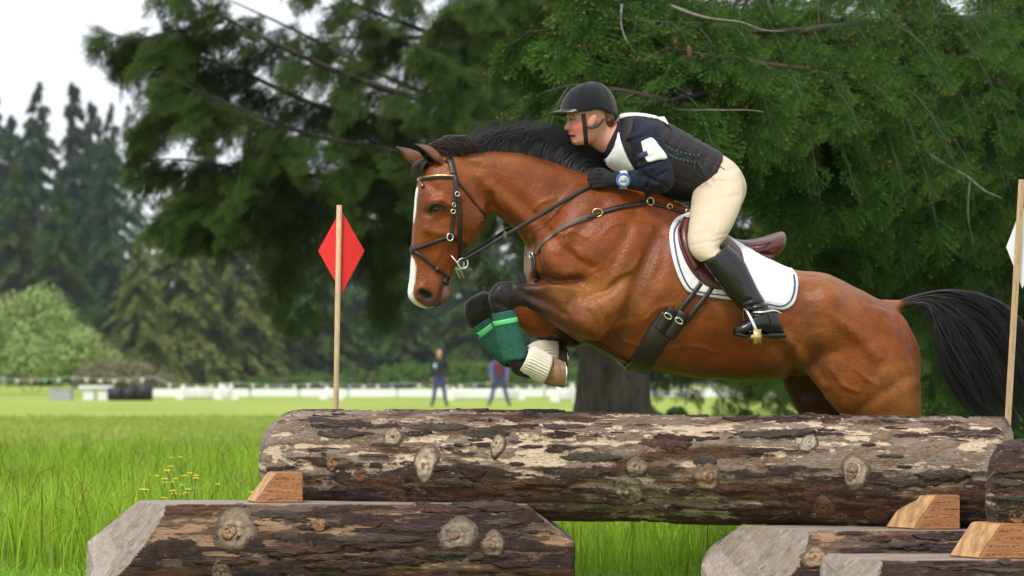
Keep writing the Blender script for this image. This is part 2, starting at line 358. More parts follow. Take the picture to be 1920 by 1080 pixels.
# muscle and bone relief, worked on both sides alike: (outline path, radius px, height m, limit)
def side_coords(V):
    w = wof(V); near = np.where((w < 0)[:, None], V, mirror(V)); return (*proj(near), w)
N0 = vnormals(HV, HF); x_, y_, w_ = side_coords(HV)
foreleg_box = (y_ > 545) & (x_ < 1000)
STROKES = [
    ([(936, 536), (930, 552)], 9, .006), ([(960, 536), (966, 556), (962, 576)], 5, -.007), ([(930, 568), (955, 578)], 5, -.005), ([(922, 560), (928, 575)], 6, .005), ([(975, 545), (1010, 556), (1050, 572)], 4.5, -.006), ([(985, 560), (1020, 580)], 5, .005), ([(1000, 541), (1050, 540), (1090, 545)], 7, .007), ([(1100, 560), (1140, 545), (1170, 520)], 8, -.007), ([(1060, 470), (1085, 490), (1110, 500)], 7, -.007), ([(1040, 400), (1030, 430), (1045, 460)], 10, -.006), ([(1190, 400), (1170, 450), (1150, 490)], 12, -.007), ([(1250, 440), (1240, 500), (1210, 560)], 10, -.005),
    ([(1142, 640), (1172, 590), (1190, 545), (1215, 480), (1238, 430)], 13, -.014), ([(1105, 600), (1150, 560), (1165, 500), (1190, 440)], 26, .012),
    ([(1085, 526), (1040, 528), (1005, 522)], 8, -.022), ([(1020, 450), (1030, 490), (1060, 515)], 24, .016), ([(1012, 455), (1010, 490), (1018, 520)], 9, -.012),
    ([(1095, 525), (1070, 480), (1090, 430), (1130, 385)], 13, -.009), ([(1120, 470), (1160, 420), (1200, 385)], 28, .010),
    ([(925, 395), (960, 425), (1005, 470)], 9, -.008), ([(935, 350), (985, 390), (1030, 440)], 14, -.010), ([(905, 330), (930, 360), (960, 385), (1000, 425)], 12, .009),
    ([(900, 300), (960, 305), (1030, 330)], 20, .006), ([(918, 335), (905, 318), (885, 312)], 8, -.008), ([(920, 365), (921, 405), (905, 440)], 6, -.012),
    ([(1130, 645), (1190, 640), (1240, 600)], 16, -.006), ([(1200, 560), (1250, 520), (1270, 470)], 40, .008),
    ([(1505, 545), (1525, 600), (1530, 650)], 18, -.014), ([(1545, 540), (1560, 560)], 22, .014), ([(1560, 590), (1600, 625), (1645, 672)], 10, .007), ([(1585, 632), (1615, 656), (1650, 685)], 16, -.004),
    ([(1474, 634), (1510, 680), (1545, 722)], 9, .012), ([(1455, 650), (1495, 700), (1530, 740)], 10, -.012), ([(1620, 600), (1670, 640), (1690, 700)], 16, -.005), ([(1650, 590), (1700, 650), (1712, 720)], 18, .006),
    ([(1600, 780), (1650, 740), (1700, 710)], 10, -.005), ([(1540, 650), (1560, 700), (1580, 750)], 24, .010), ([(1230, 690), (1320, 660), (1420, 640)], 30, -.006),
    ([(1060, 590), (1030, 572), (990, 556)], 6, -.010), ([(1085, 600), (1120, 625)], 12, .010), ([(1060, 548), (1020, 545)], 9, .007), ([(1075, 560), (1065, 575)], 8, -.009),
    ([(850, 440), (815, 436), (800, 430)], 7, .008), ([(812, 378), (830, 374), (842, 384)], 6, .012), ([(800, 400), (808, 402)], 7, -.008), ([(818, 414), (838, 408)], 8, -.005), ([(806, 345), (818, 356)], 9, -.007),
    ([(800, 470), (805, 510)], 14, -.006), ([(845, 330), (862, 370)], 9, .006), ([(870, 440), (850, 470)], 10, -.006), ([(790, 545), (786, 552)], 11, .010), ([(792, 549), (803, 556)], 5, -.026),
    ([(838, 525), (828, 545), (823, 575)], 3.4, -.012), ([(1225, 640), (1300, 690), (1400, 700)], 14, .004)]
D = np.zeros(len(HV))
for pts, r, h in STROKES:
    d = seg_dist(x_, y_, pts); D += h * np.exp(-(d / r) ** 2) * smooth01(np.abs(w_), .02, .05)
for pts_ in ([(1146, 598), (1168, 582)], [(1152, 613), (1178, 596)], [(1160, 628), (1184, 612)], [(985, 440), (1012, 424)], [(994, 456), (1022, 441)], [(1003, 472), (1028, 460)], [(1470, 655), (1500, 690)], [(1484, 648), (1512, 684)], [(925, 372), (938, 392)], [(932, 362), (948, 386)], [(1100, 520), (1128, 508)], [(1094, 512), (1118, 498)], [(1655, 590), (1672, 608)], [(1235, 615), (1222, 640)], [(1228, 612), (1214, 636)], [(1290, 605), (1278, 628)]):
    D += -.0030 * np.exp(-(seg_dist(x_, y_, pts_) / 2.6) ** 2) * (np.abs(w_) > .03)
veins = [[(1000, 395), (1015, 380), (1040, 372)], [(1130, 440), (1145, 425), (1170, 420)], [(1210, 600), (1230, 580), (1262, 572)], [(1560, 690), (1580, 720), (1610, 735)], [(1600, 690), (1640, 720)], [(1070, 545), (1040, 542), (1010, 546)], [(1120, 560), (1135, 585), (1130, 610)], [(1030, 420), (1055, 440), (1075, 432), (1100, 445)], [(1060, 440), (1070, 462), (1085, 470)], [(1130, 545), (1150, 520), (1185, 505), (1200, 480)], [(1150, 520), (1140, 500), (1150, 480)], [(1105, 575), (1120, 590), (1128, 612)],
         [(1165, 640), (1230, 655), (1300, 650), (1350, 665)], [(815, 445), (825, 470), (815, 490)], [(1040, 470), (1060, 478), (1078, 500)]]
for pts in veins:
    d = seg_dist(x_, y_, crom(np.array(pts, float), 4)); D += .0052 * np.exp(-(d / 2.6) ** 2) * (np.abs(w_) > .03)
D += (fbm(HV * 9, 3, 5) - .5) * .006
HV = HV + N0 * (D * 1.35)[:, None]
HV = lap(HV, HF, 1)
# coat colours, with some shade and highlight of the muscles put into them
x_, y_, w_ = side_coords(HV); xr, yr = proj(HV)
c_bay = np.array([.205, .048, .008]); c_light = np.array([.29, .105, .022]); c_dark = np.array([.085, .024, .010]); c_blk = np.array([.019, .013, .012]); c_wht = np.array([.80, .77, .73])
n1 = fbm(HV * 3.1, 4, 3); n2 = fbm(HV * 13, 3, 9)
def mixc(C, c, f): return C * (1 - f[:, None]) + c * f[:, None]
C = np.tile(c_bay, (len(HV), 1))
C = mixc(C, c_light, smooth01(n1, .42, .75) * .7)
C = mixc(C, c_dark, smooth01(n2 + (n1 - .5) * .5, .55, .85) * .35)
C = mixc(C, c_light, .6 * np.exp(-(seg_dist(x_, y_, [(1040, 545), (1110, 545), (1180, 560)]) / 22) ** 2))  # top of the forearm lightened, a highlight put into the coat
C = mixc(C, c_dark, .55 * np.exp(-(seg_dist(x_, y_, [(1215, 690), (1320, 700), (1440, 700)]) / 16) ** 2))  # underside of the belly darkened, shade put into the coat
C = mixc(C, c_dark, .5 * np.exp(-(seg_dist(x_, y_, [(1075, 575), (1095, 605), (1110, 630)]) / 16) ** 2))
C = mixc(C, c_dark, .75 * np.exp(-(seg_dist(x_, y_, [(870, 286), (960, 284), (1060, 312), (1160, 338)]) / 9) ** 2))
C = mixc(C, c_dark, .45 * np.exp(-(seg_dist(x_, y_, [(780, 370), (800, 440)]) / 16) ** 2))
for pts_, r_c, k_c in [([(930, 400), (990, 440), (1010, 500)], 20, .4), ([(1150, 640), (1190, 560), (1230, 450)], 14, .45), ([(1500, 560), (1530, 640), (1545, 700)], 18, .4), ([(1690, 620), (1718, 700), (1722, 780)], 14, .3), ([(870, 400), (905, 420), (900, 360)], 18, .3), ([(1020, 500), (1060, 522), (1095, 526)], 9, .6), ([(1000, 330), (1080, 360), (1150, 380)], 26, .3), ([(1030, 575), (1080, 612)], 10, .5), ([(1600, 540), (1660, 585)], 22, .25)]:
    C = mixc(C, c_dark, k_c * np.exp(-(seg_dist(x_, y_, pts_) / r_c) ** 2))  # coat darkened along muscle grooves and edges, shade put into the colour
dap = fbm(HV * 22, 2, 41); C = C * (.90 + .22 * dap)[:, None]
# black points of the legs
wr = wof(HV)
near_leg = (wr < -.03); 
def legblack(x, y, kx, ky, fx, fy):
    f = smooth01(x, fx, kx) if kx < fx else smooth01(x, fx, kx); return f
isf = (y_ > 520) & (xr < 1090) & (yr > 515)
isfn = isf & (wr < -.06) & (seg_dist(xr, yr, [(1080, 590), (1000, 560), (940, 560), (935, 640), (985, 690), (1040, 700)]) < 52)
f1 = np.where(isfn, 1 - smooth01(xr + (yr - 560) * -.35 + n1 * 60, 1000, 1135), 0)
C = mixc(C, c_blk, f1)
isff = isf & (wr > .03) & (yr > 545)
f2 = np.where(isff, 1 - smooth01(xr + n1 * 40, 955, 1000), 0); f2 = np.where(isff & (yr > 632) & (xr < 1062), 1, f2)
C = mixc(C, c_blk, f2)
C = mixc(C, c_blk, smooth01(yr + n1 * 40, 850, 900) * (xr > 1400))
C = mixc(C, c_dark * .5, smooth01(wr, -.09, .04) * (yr > 705) * (xr > 1440) * .9)  # inner thigh and far hind leg darkened, shade put into the coat
# muzzle, eye surround, tail root
hd = (xr < 930) & (yr > 300)
C = mixc(C, np.array([.07, .045, .04]), np.where(hd, np.exp(-(seg_dist(x_, y_, [(800, 555), (812, 572)]) / 15) ** 2), 0))
C = mixc(C, np.array([.16, .10, .085]), np.where(hd, np.exp(-(seg_dist(x_, y_, [(840, 535), (842, 560)]) / 13) ** 2) * .9, 0))
C = mixc(C, c_blk, np.where(hd, np.exp(-(seg_dist(x_, y_, [(789, 548), (804, 556)]) / 8.5) ** 4), 0))  # nostril blackened so that it reads as a dark hole
C = mixc(C, c_blk, np.where(hd, np.exp(-(seg_dist(x_, y_, [(806, 391), (832, 393)]) / 8) ** 2) * .9, 0))
C = mixc(C, c_blk, np.where(hd, np.exp(-(seg_dist(x_, y_, [(837, 525), (828, 545), (823, 575)]) / 2.6) ** 2) * .9, 0))
# white stripe down the nose: on the front of the face, crossing to the lip
fl = np.interp(yr, [340, 360, 400, 415, 430, 470, 485, 500, 530, 560, 580], [0, .022, .019, .008, -.02, -.02, .014, .021, .025, .022, .006])
front_face = hd & (xr < np.interp(yr, [340, 420, 480, 520, 550, 580], [800, 792, 790, 790, 786, 815])) & (yr < 584)
C = mixc(C, c_wht, np.where(front_face, smooth01(fl * (1 + .5 * (n2 - .5)) - np.abs(wr + .012), -.003, .003), 0) * (yr > 352))
C = mixc(C, c_wht * .8, np.where(hd & (yr > 560), np.exp(-(seg_dist(x_, y_, [(768, 564), (784, 577), (794, 581)]) / 4) ** 2), 0))
C = mixc(C, c_blk, smooth01(xr, 1680, 1698) * (yr < 584) * (yr > 545))
horse = empty('horse', H(1640, 1133, 0), 'bay horse with black mane and white blaze leaping over the log', 'horse')
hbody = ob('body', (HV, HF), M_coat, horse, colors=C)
HBVH = BVHTree.FromPolygons([Vector(v) for v in HV], [tuple(f) for f in HF])
for m_, mt in ((fnh, M_hoof), (ffh, M_hoofdark), (hnh, M_hoofdark), (hfh, M_hoofdark)):
    hh = ob('hoof', m_, mt, horse)
    if m_ is fnh: ob('horseshoe', fns, M_steel, hh)
    if m_ is ffh: ob('horseshoe', ffs, M_steel, hh)

def surf(px, py, off=0.0, fallback_w=-.1, bvh=None):
    "point and normal on a body's near side under an outline position"
    bvh = bvh or HBVH
    o = Vector((0, 0, CAMZ)); d = (Vector(W(px, py, 12.0)) - o).normalized()
    loc, n, i, dist = bvh.ray_cast(o, d)
    if loc is None:
        loc, n, i, dist = bvh.find_nearest(Vector(H(px, py, fallback_w)))
    n = np.array(n); return np.array(loc) + n * off, n
def strap(pts, width, thick=.004, off=.002, sub=8, smooth=3, bvh=None):
    q = crom(np.array(pts, float), sub); P = []; N = []
    for x, y in q:
        p, n = surf(x, y, off, bvh=bvh); P.append(p); N.append(n)
    P = np.array(P); N = np.array(N)
    for _ in range(smooth):
        N[1:-1] = nrm(N[:-2] + 2 * N[1:-1] + N[2:]); P[1:-1] = (P[:-2] + 2 * P[1:-1] + P[2:]) / 4
    T = nrm(np.gradient(P, axis=0)); Sd = nrm(np.cross(N, T)); N = nrm(np.cross(T, Sd))
    return ribbon(P, Sd, N, width, thick)
def mir(VF): return mirror(VF[0]), [tuple(reversed(f)) for f in VF[1]]
def patch(outline, off, thick, rings=14, sub=6, center=None, puff=0.0, bvh=None):
    "padded sheet lying on the horse inside an outline"
    B = crom(np.array(list(outline) + [outline[0]], float), sub)[:-1]; c = np.array(center if center is not None else B.mean(0))
    n = len(B); L0 = []; L1 = []
    for r in range(rings + 1):
        f = r / rings
        for b in B:
            q = c + (b - c) * f; p, nn = surf(q[0], q[1], bvh=bvh); L0.append((p, nn, f))
    P = np.array([a[0] for a in L0]); N = np.array([a[1] for a in L0]); f = np.array([a[2] for a in L0])
    idx = lambda r, j: r * n + j % n
    for _ in range(6):                                       # relax normals so the sheet stays calm
        Ng = N.reshape(rings + 1, n, 3); Ng = (Ng + np.roll(Ng, 1, 1) + np.roll(Ng, -1, 1)); Ng[1:-1] += Ng[:-2] + Ng[2:]; N = nrm(Ng.reshape(-1, 3))
    edge = smooth01(1 - f, 0, .12)
    top = P + N * (off + thick * (.45 + .55 * edge) + puff * smooth01(1 - f, 0, .6))[:, None]; bot = P + N * (off - .004)
    F = [(idx(r, j), idx(r, j + 1), idx(r + 1, j + 1), idx(r + 1, j)) for r in range(rings) for j in range(n)]
    o = len(P); F += [tuple(o + i for i in reversed(q)) for q in F]
    F += [(idx(rings, j), idx(rings, j + 1), o + idx(rings, j + 1), o + idx(rings, j)) for j in range(n)]
    return np.vstack([top, bot]), F

# eyes, ears
for s in (1, -1):
    p, n = surf(819, 391); c = p - n * .014
    e = ellipsoid(c, [FWD * .019, np.array([0, 0, .016]), n * .019]); e = e if s == 1 else mir(e)
    eo = ob('eye', e, M_eye, horse)
    lid = strap([(803, 395), (811, 383), (823, 381), (835, 388)], .010, .006, 0.001); lid = lid if s == 1 else mir(lid)
    ob('eyelid', lid, mk('eyelid_skin', (.03, .012, .008), .5) if s == 1 else bpy.data.materials['eyelid_skin'], eo)
M_ear = mk('ear_coat', (.11, .035, .014), rough=.55, var=.3, vscale=25, attr=True)
def ear(pts, wc, opening):
    "pts: (centre px, centre py, half width m) from base to tip"
    P = np.array([H(x, y, wc) for x, y, _ in pts]); R = np.array([r for _, _, r in pts])
    Q = crom(np.c_[P, R], 5); P, R = Q[:, :3], np.maximum(Q[:, 3], .002); T = nrm(np.gradient(P, axis=0)); op = nrm(opening); V = []; n = 17
    for p, t, r in zip(P, T, R):
        o_ = nrm(op - t * np.dot(op, t)); b = np.cross(t, o_)
        for a in np.linspace(math.radians(38), math.radians(322), n):
            V.append(p + r * (o_ * math.cos(a) * 0.9 + b * math.sin(a)))
    m = len(P); V = np.array(V); ctr = np.repeat(P, n, 0); V2 = ctr + (V - ctr) * .8
    F = [(i * n + j, i * n + j + 1, (i + 1) * n + j + 1, (i + 1) * n + j) for i in range(m - 1) for j in range(n - 1)]; o = len(V)
    F2 = [tuple(o + i for i in reversed(q)) for q in F]
    F3 = [(i * n, (i + 1) * n, o + (i + 1) * n, o + i * n) for i in range(m - 1)] + [(i * n + n - 1, o + i * n + n - 1, o + (i + 1) * n + n - 1, (i + 1) * n + n - 1) for i in range(m - 1)]
    f = np.tile(np.repeat(np.linspace(0, 1, m), n), 2); inner = np.r_[np.zeros(o), np.ones(o)]
    edge = np.tile(np.abs(np.linspace(-1, 1, n)), 2 * m)
    C = np.tile([.16, .05, .018], (2 * o, 1)); k = np.clip(smooth01(f, .55, .95) + smooth01(edge, .75, 1) + inner * .75, 0, 1)[:, None]; C = C * (1 - k) + np.array([.014, .010, .009]) * k
    return (np.vstack([V, V2]), F + F2 + F3), C
e1, c1 = ear([(826, 308, .020), (815, 298, .031), (802, 286, .030), (789, 277, .018), (778, 270, .003)], -.048, np.array([-.75, -.55, -.35]))
e2, c2 = ear([(800, 312, .020), (785, 302, .030), (771, 292, .028), (757, 283, .016), (742, 275, .003)], .048, np.array([-.75, .55, -.35]))
ob('ear', e1, M_ear, horse, colors=c1); ob('ear', e2, M_ear, horse, colors=c2)

def hair(paths, r0, n=4):
    "bundle of tapering strands; all paths have the same number of points"
    P = np.asarray(paths); k, m, _ = P.shape; T = nrm(np.gradient(P, axis=1)); up = np.array([.2, -.9, .3]); U = nrm(np.cross(T, up)); B = np.cross(T, U)
    tt = np.linspace(0, 1, m); R = r0[:, None] * (np.clip(1.15 - tt, 0.04, 1) ** .7)[None]
    a = np.linspace(0, 2 * math.pi, n, endpoint=False)
    V = P[:, :, None] + R[:, :, None, None] * (np.cos(a)[None, None, :, None] * U[:, :, None] + np.sin(a)[None, None, :, None] * B[:, :, None])
    V = V.reshape(-1, 3); base = (np.arange(k) * m * n)[:, None, None, None]
    i = np.arange(m - 1)[None, :, None, None] * n; j = np.arange(n)[None, None, :, None]
    q = np.concatenate([base + i + j, base + i + (j + 1) % n, base + i + n + (j + 1) % n, base + i + n + j], -1).reshape(-1, 4)
    return V, q
def strand_set(nst, fn, m=9, r=(.0012, .003)):
    ps = []; 
    for _ in range(nst): ps.append(crom(fn(), (m - 1) // 3 + 1)[:m] if False else resample(fn(), m))
    return hair(np.array(ps), rng.uniform(r[0], r[1], nst))
def resample(ctrl, m):
    q = crom(ctrl, 6); t = np.linspace(0, len(q) - 1, m); i = np.minimum(t.astype(int), len(q) - 2); f = (t - i)[:, None]; return q[i] * (1 - f) + q[i + 1] * f
def R_(a, b): return rng.uniform(a, b)
crest = crom(np.array([(848, 288), (905, 283), (960, 284), (1020, 298), (1080, 319), (1130, 333)], float), 10)
def mane_strand():
    s = R_(0, 1) ** .9; x = 848 + s * 282; y = np.interp(x, crest[:, 0], crest[:, 1]); lk = int(x / 8.5); cl = math.sin(lk * 12.9898) * 9 + math.sin(x * .071 + 1) * 6
    h = np.interp(x, [850, 880, 930, 990, 1030, 1060, 1110], [20, 30, 42, 48, 38, 26, 18]) * R_(.55, 1.08) + cl * .6; dx = np.interp(x, [850, 940, 1050, 1130], [50, 62, 80, 40]) * R_(.6, 1.25); w0 = R_(-.022, .016); wd_ = R_(-.02, .09) + np.interp(x, [980, 1040], [0, .05])
    drop = R_(-.25, .75) * h
    return np.array([H(x, y + 9, w0), H(x + dx * .1, y - h * .5 + cl * .3, w0 + wd_ * .2), H(x + dx * .45, y - h + cl * .3, w0 + wd_ * .6), H(x + dx, y - h + drop, w0 + wd_)])
def wisp():
    x = R_(870, 1080); y = np.interp(x, crest[:, 0], crest[:, 1]); h = R_(35, 72) * np.interp(x, [870, 1000, 1080], [.8, 1, .55]); dx = R_(30, 110); w0 = R_(-.02, .03)
    return np.array([H(x, y + 5, w0), H(x + dx * .1, y - h * .6, w0), H(x + dx * .4, y - h, w0 + .03), H(x + dx, y - h * R_(.5, 1.25), w0 + R_(-.02, .1))])
ob('mane_wisps', strand_set(260, wisp, 8, (.0005, .0010)), M_hair, horse)
ob('mane', strand_set(2600, mane_strand, 8, (.0010, .0026)), M_hair, horse)
def forelock_strand():
    if R_(0, 1) < .65:
        x = R_(795, 850); y = np.interp(x, [795, 822, 850], [300, 284, 284]); h = R_(10, 30); w0 = R_(-.035, .04)
        return np.array([H(x, y, w0), H(x + 6, y - h * .9, w0 - .005), H(x + 28, y - h, w0 - .012), H(x + R_(30, 78), y - h * R_(-.2, .75), w0 - .025)])
    x = R_(792, 815); w0 = R_(-.04, .03)
    return np.array([H(x, 298, w0), H(x - 12, 302, w0 * 1.2), H(x - 20, 312, w0 * 1.4), H(x - 22 + R_(-3, 5), R_(318, 335), w0 * 1.5)])
ob('forelock', strand_set(420, forelock_strand, 8, (.0012, .003)), M_forelock, horse)
T_out = np.array([(1690, 562), (1760, 545), (1830, 548), (1892, 576), (1935, 640), (1965, 730), (1990, 800)], float)
T_in = np.array([(1705, 573), (1738, 576), (1748, 620), (1766, 675), (1786, 722), (1812, 766), (1846, 805)], float)
def tail_strand():
    u = R_(0, 1); u = u ** .8; s0 = R_(0, .35)
    mid = T_in * (1 - u) + T_out * u
    q = crom(mid, 8); a = int(s0 * (1 - u * .6) * len(q) * .45); q = q[a:]; e = R_(.68, 1.0); q = q[:max(8, int(len(q) * e))]
    sel = q[np.linspace(0, len(q) - 1, 6).astype(int)]
    wv = R_(-1, 1); g_ = int(u * 14); amp = 7 + 5 * math.sin(g_ * 2.3) + R_(0, 5); ph = g_ * 1.7 + R_(-.4, .4); cl = math.sin(u * 19) * 9
    out = []
    for k, (x, y) in enumerate(sel):
        f = k / 5; out.append(H(x + (1.5 * amp * math.sin(f * 6.5 + ph) + cl) * f, y + amp * math.cos(f * 5 + ph) * f * .8, wv * (.012 + .085 * min(1, f * 1.6))))
    return np.array(out)
def tail_wisp():
    p_ = tail_strand(); k_ = np.linspace(0, 1, len(p_))[:, None]; return p_ + (FWD * R_(-.10, .05) + np.array([0, 0, R_(-.06, .05)]) + LAT * R_(-.06, .06)) * k_ ** 1.4
ob('tail_wisps', strand_set(500, tail_wisp, 12, (.0005, .0011)), M_hair, horse)
ob('tail', strand_set(3000, tail_strand, 12, (.0010, .0026)), M_hair, horse)
# ------------------------------------------------------------------ ground and meadow
def ground_mat():
    m = bpy.data.materials.new('meadow_ground'); m.use_nodes = True; t = m.node_tree; b = t.nodes['Principled BSDF']; L = t.links.new
    tc = t.nodes.new('ShaderNodeTexCoord'); b.inputs['Roughness'].default_value = 1.0; b.inputs['Specular IOR Level'].default_value = 0.05
    n1 = t.nodes.new('ShaderNodeTexNoise'); n1.inputs['Scale'].default_value = .22; n1.inputs['Detail'].default_value = 6
    n2 = t.nodes.new('ShaderNodeTexNoise'); n2.inputs['Scale'].default_value = 6; n2.inputs['Detail'].default_value = 8
    for n in (n1, n2): L(tc.outputs['Object'], n.inputs['Vector'])
    r = t.nodes.new('ShaderNodeValToRGB'); r.color_ramp.elements[0].position = .3; r.color_ramp.elements[0].color = (.22, .31, .05, 1); r.color_ramp.elements[1].position = .7; r.color_ramp.elements[1].color = (.35, .39, .10, 1)
    L(n1.outputs[0], r.inputs[0])
    mr = t.nodes.new('ShaderNodeMapRange'); mr.inputs[3].default_value = .7; mr.inputs[4].default_value = 1.3; L(n2.outputs[0], mr.inputs[0])
    mx = t.nodes.new('ShaderNodeMix'); mx.data_type = 'RGBA'; mx.blend_type = 'MULTIPLY'; mx.inputs[0].default_value = 1; L(r.outputs[0], mx.inputs[6]); L(mr.outputs[0], mx.inputs[7]); L(mx.outputs[2], b.inputs['Base Color'])
    return m
gx = np.r_[-700, -300, -120, np.linspace(-30, 30, 31), 120, 300, 700]; gy = np.r_[-60, -20, np.linspace(0, 60, 31), np.linspace(70, 400, 34), 600, 900]
GX, GY = np.meshgrid(gx, gy); GZ = (fbm(np.stack([GX * .15, GY * .15, GX * 0], -1), 3, 21) - .5) * .10 * smooth01(GY, 40, 90) * (1 - smooth01(GY, 180, 260))
nx, ny = len(gx), len(gy)
ob('ground', (np.stack([GX, GY, GZ], -1).reshape(-1, 3), [(j * nx + i, j * nx + i + 1, (j + 1) * nx + i + 1, (j + 1) * nx + i) for j in range(ny - 1) for i in range(nx - 1)]), ground_mat(), label='broad flat green meadow', kind='structure', fix=False)

M_grass = mk('grass_blade', (.1, .2, .02), rough=.6, var=.1, attr=True, spec=.25, trans=.35)
def blades(n, xs, ys, hs, cols, lean=.45, width=.005):
    "curved grass blades: 2 quads and a tip each"
    a = rng.uniform(0, 2 * math.pi, n); ln = rng.uniform(.05, lean, n) * hs; dx, dy = np.cos(a) * ln, np.sin(a) * ln
    fa = rng.uniform(0, math.pi, n); wx, wy = np.cos(fa), np.sin(fa) * .6; wd_ = width * rng.uniform(.6, 1.4, n)
    V = np.zeros((n, 7, 3))
    for k, (f, bend, wf) in enumerate(((0, 0, 1), (.4, .12, .9), (.75, .45, .6))):
        for s, q in ((-1, 0), (1, 1)):
            V[:, 2 * k + q, 0] = xs + dx * bend + s * wx * wd_ * wf; V[:, 2 * k + q, 1] = ys + dy * bend + s * wy * wd_ * wf; V[:, 2 * k + q, 2] = hs * f
    V[:, 6, 0] = xs + dx; V[:, 6, 1] = ys + dy; V[:, 6, 2] = hs * (1 - .25 * (ln / hs))
    b = (np.arange(n) * 7)[:, None]
    T = np.concatenate([b + np.array([[0, 1, 3]]), b + np.array([[0, 3, 2]]), b + np.array([[2, 3, 5]]), b + np.array([[2, 5, 4]]), b + np.array([[4, 5, 6]])], 1).reshape(-1, 3)
    return V.reshape(-1, 3), T.astype(np.int32), np.repeat(cols, 7, 0)
def scatter(n, y0, y1, dens_pow=1.0, xm=1.6):
    ys = y0 + (y1 - y0) * rng.uniform(0, 1, n) ** dens_pow; xs = rng.uniform(-1, 1, n) * (ys * .19 + xm); return xs, ys
def grass(name, label, n, y0, y1, h0, h1, width, cA, cB, pw=1.0, dark=0.0, clump=1.0):
    xs, ys = scatter(n, y0, y1, pw); q = fbm(np.c_[xs * .9, ys * .55, xs * 0], 3, 31); q2 = fbm(np.c_[xs * 3.1, ys * 3.1, xs * 0], 2, 77)
    keep = rng.uniform(0, 1, n) < np.clip(.35 + 1.5 * (q2 - .25) * clump, .1, 1); xs, ys, q, q2 = xs[keep], ys[keep], q[keep], q2[keep]; n = len(xs)
    hs = rng.uniform(h0, h1, n) * (.65 + .7 * q); t = np.clip(q * 1.2 - .1 + rng.uniform(-.45, .45, n), 0, 1)[:, None]
    c = np.array(cA) * (1 - t) + np.array(cB) * t; dk = rng.uniform(0, 1, n) < dark; c[dk] *= np.array([.55, .38, .6]); hs[dk] *= 1.25; st_ = rng.uniform(0, 1, n) < dark * .7; c[st_] = np.array([.34, .29, .12])
    V, T, C = blades(n, xs, ys, hs, c, .5, width); return ob(name, (V, T), M_grass, None, smooth=False, colors=C, label=label, kind='stuff')
grass('tall_grass', 'tall bright green meadow grass with dark seed stalks', 190000, 12.9, 27, .22, .44, .0040, (.15, .31, .014), (.36, .53, .040), 1.0, .05)
grass('grass', 'short bright green grass around the jump', 60000, 8.5, 13.6, .07, .15, .005, (.15, .32, .016), (.30, .48, .045), 1.0, 0.02)
grass('short_grass', 'short yellow green field grass beyond the tall grass', 60000, 26.5, 64, .05, .13, .02, (.24, .34, .045), (.38, .44, .10), .9, 0.0)

# yellow wildflowers standing in the grass
M_stem = mk('flower_stem', (.10, .20, .03), rough=.7); M_petal = mk('yellow_petal', (.72, .52, .02), rough=.6, var=.1)
def wildflower(x, y, h, nb, label):
    o = empty('wildflower', (x, y, 0), label, 'flower', 'yellow wildflowers in the tall grass'); r = random.Random(int(x * 1000))
    for _ in range(nb):
        tip = np.array([x + r.uniform(-.10, .10), y + r.uniform(-.12, .12), h * r.uniform(.78, 1.05)])
        ob('stem', tube([(x, y, 0), (x + (tip[0] - x) * .3, y, h * .5), tip], [.004, .003, .002], 4, 3), M_stem, o)
        V = []; F = []
        for k in range(5):
            a = k * 1.2566 + r.random(); d = np.array([math.cos(a), math.sin(a) * .8, .3]); e = np.cross(d, [0, 0, 1.]); i = len(V)
            V += [tip, tip + d * .010 + e * .008, tip + d * .018, tip + d * .010 - e * .008, tip + np.array([0, 0, .009])]; F += [(i, i + 1, i + 4), (i + 1, i + 2, i + 4), (i + 2, i + 3, i + 4), (i + 3, i, i + 4)]
        ob('bloom', (np.array(V), F), M_petal, o)
for px, py, nb, lb in ((282, 905, 2, 'leftmost low yellow wildflower in the tall grass'), (306, 913, 2, 'small yellow wildflower low beside the leftmost one'), (325, 898, 5, 'dense yellow wildflower clump left of centre in the grass'), (338, 862, 3, 'tallest yellow wildflower in the grass'), (345, 905, 4, 'low yellow wildflower in front of the dense clump'), (357, 893, 4, 'yellow wildflower at the middle of the patch'),
                       (368, 872, 3, 'yellow wildflower right of the tallest one'), (376, 886, 3, 'yellow wildflower near the right edge of the patch'), (388, 905, 2, 'rightmost faint yellow wildflower of the patch'), (322, 870, 2, 'yellow wildflower just left of the tallest one'), (482, 888, 2, 'lone yellow wildflower beside the end of the main log')):
    z_ = .40 + .13 * ((px * 37 + py * 11) % 17) / 17; Y = (CAMZ - z_) * FPX / (py - HORI); p = W(px, py, Y); wildflower(p[0], Y, z_, nb, lb)

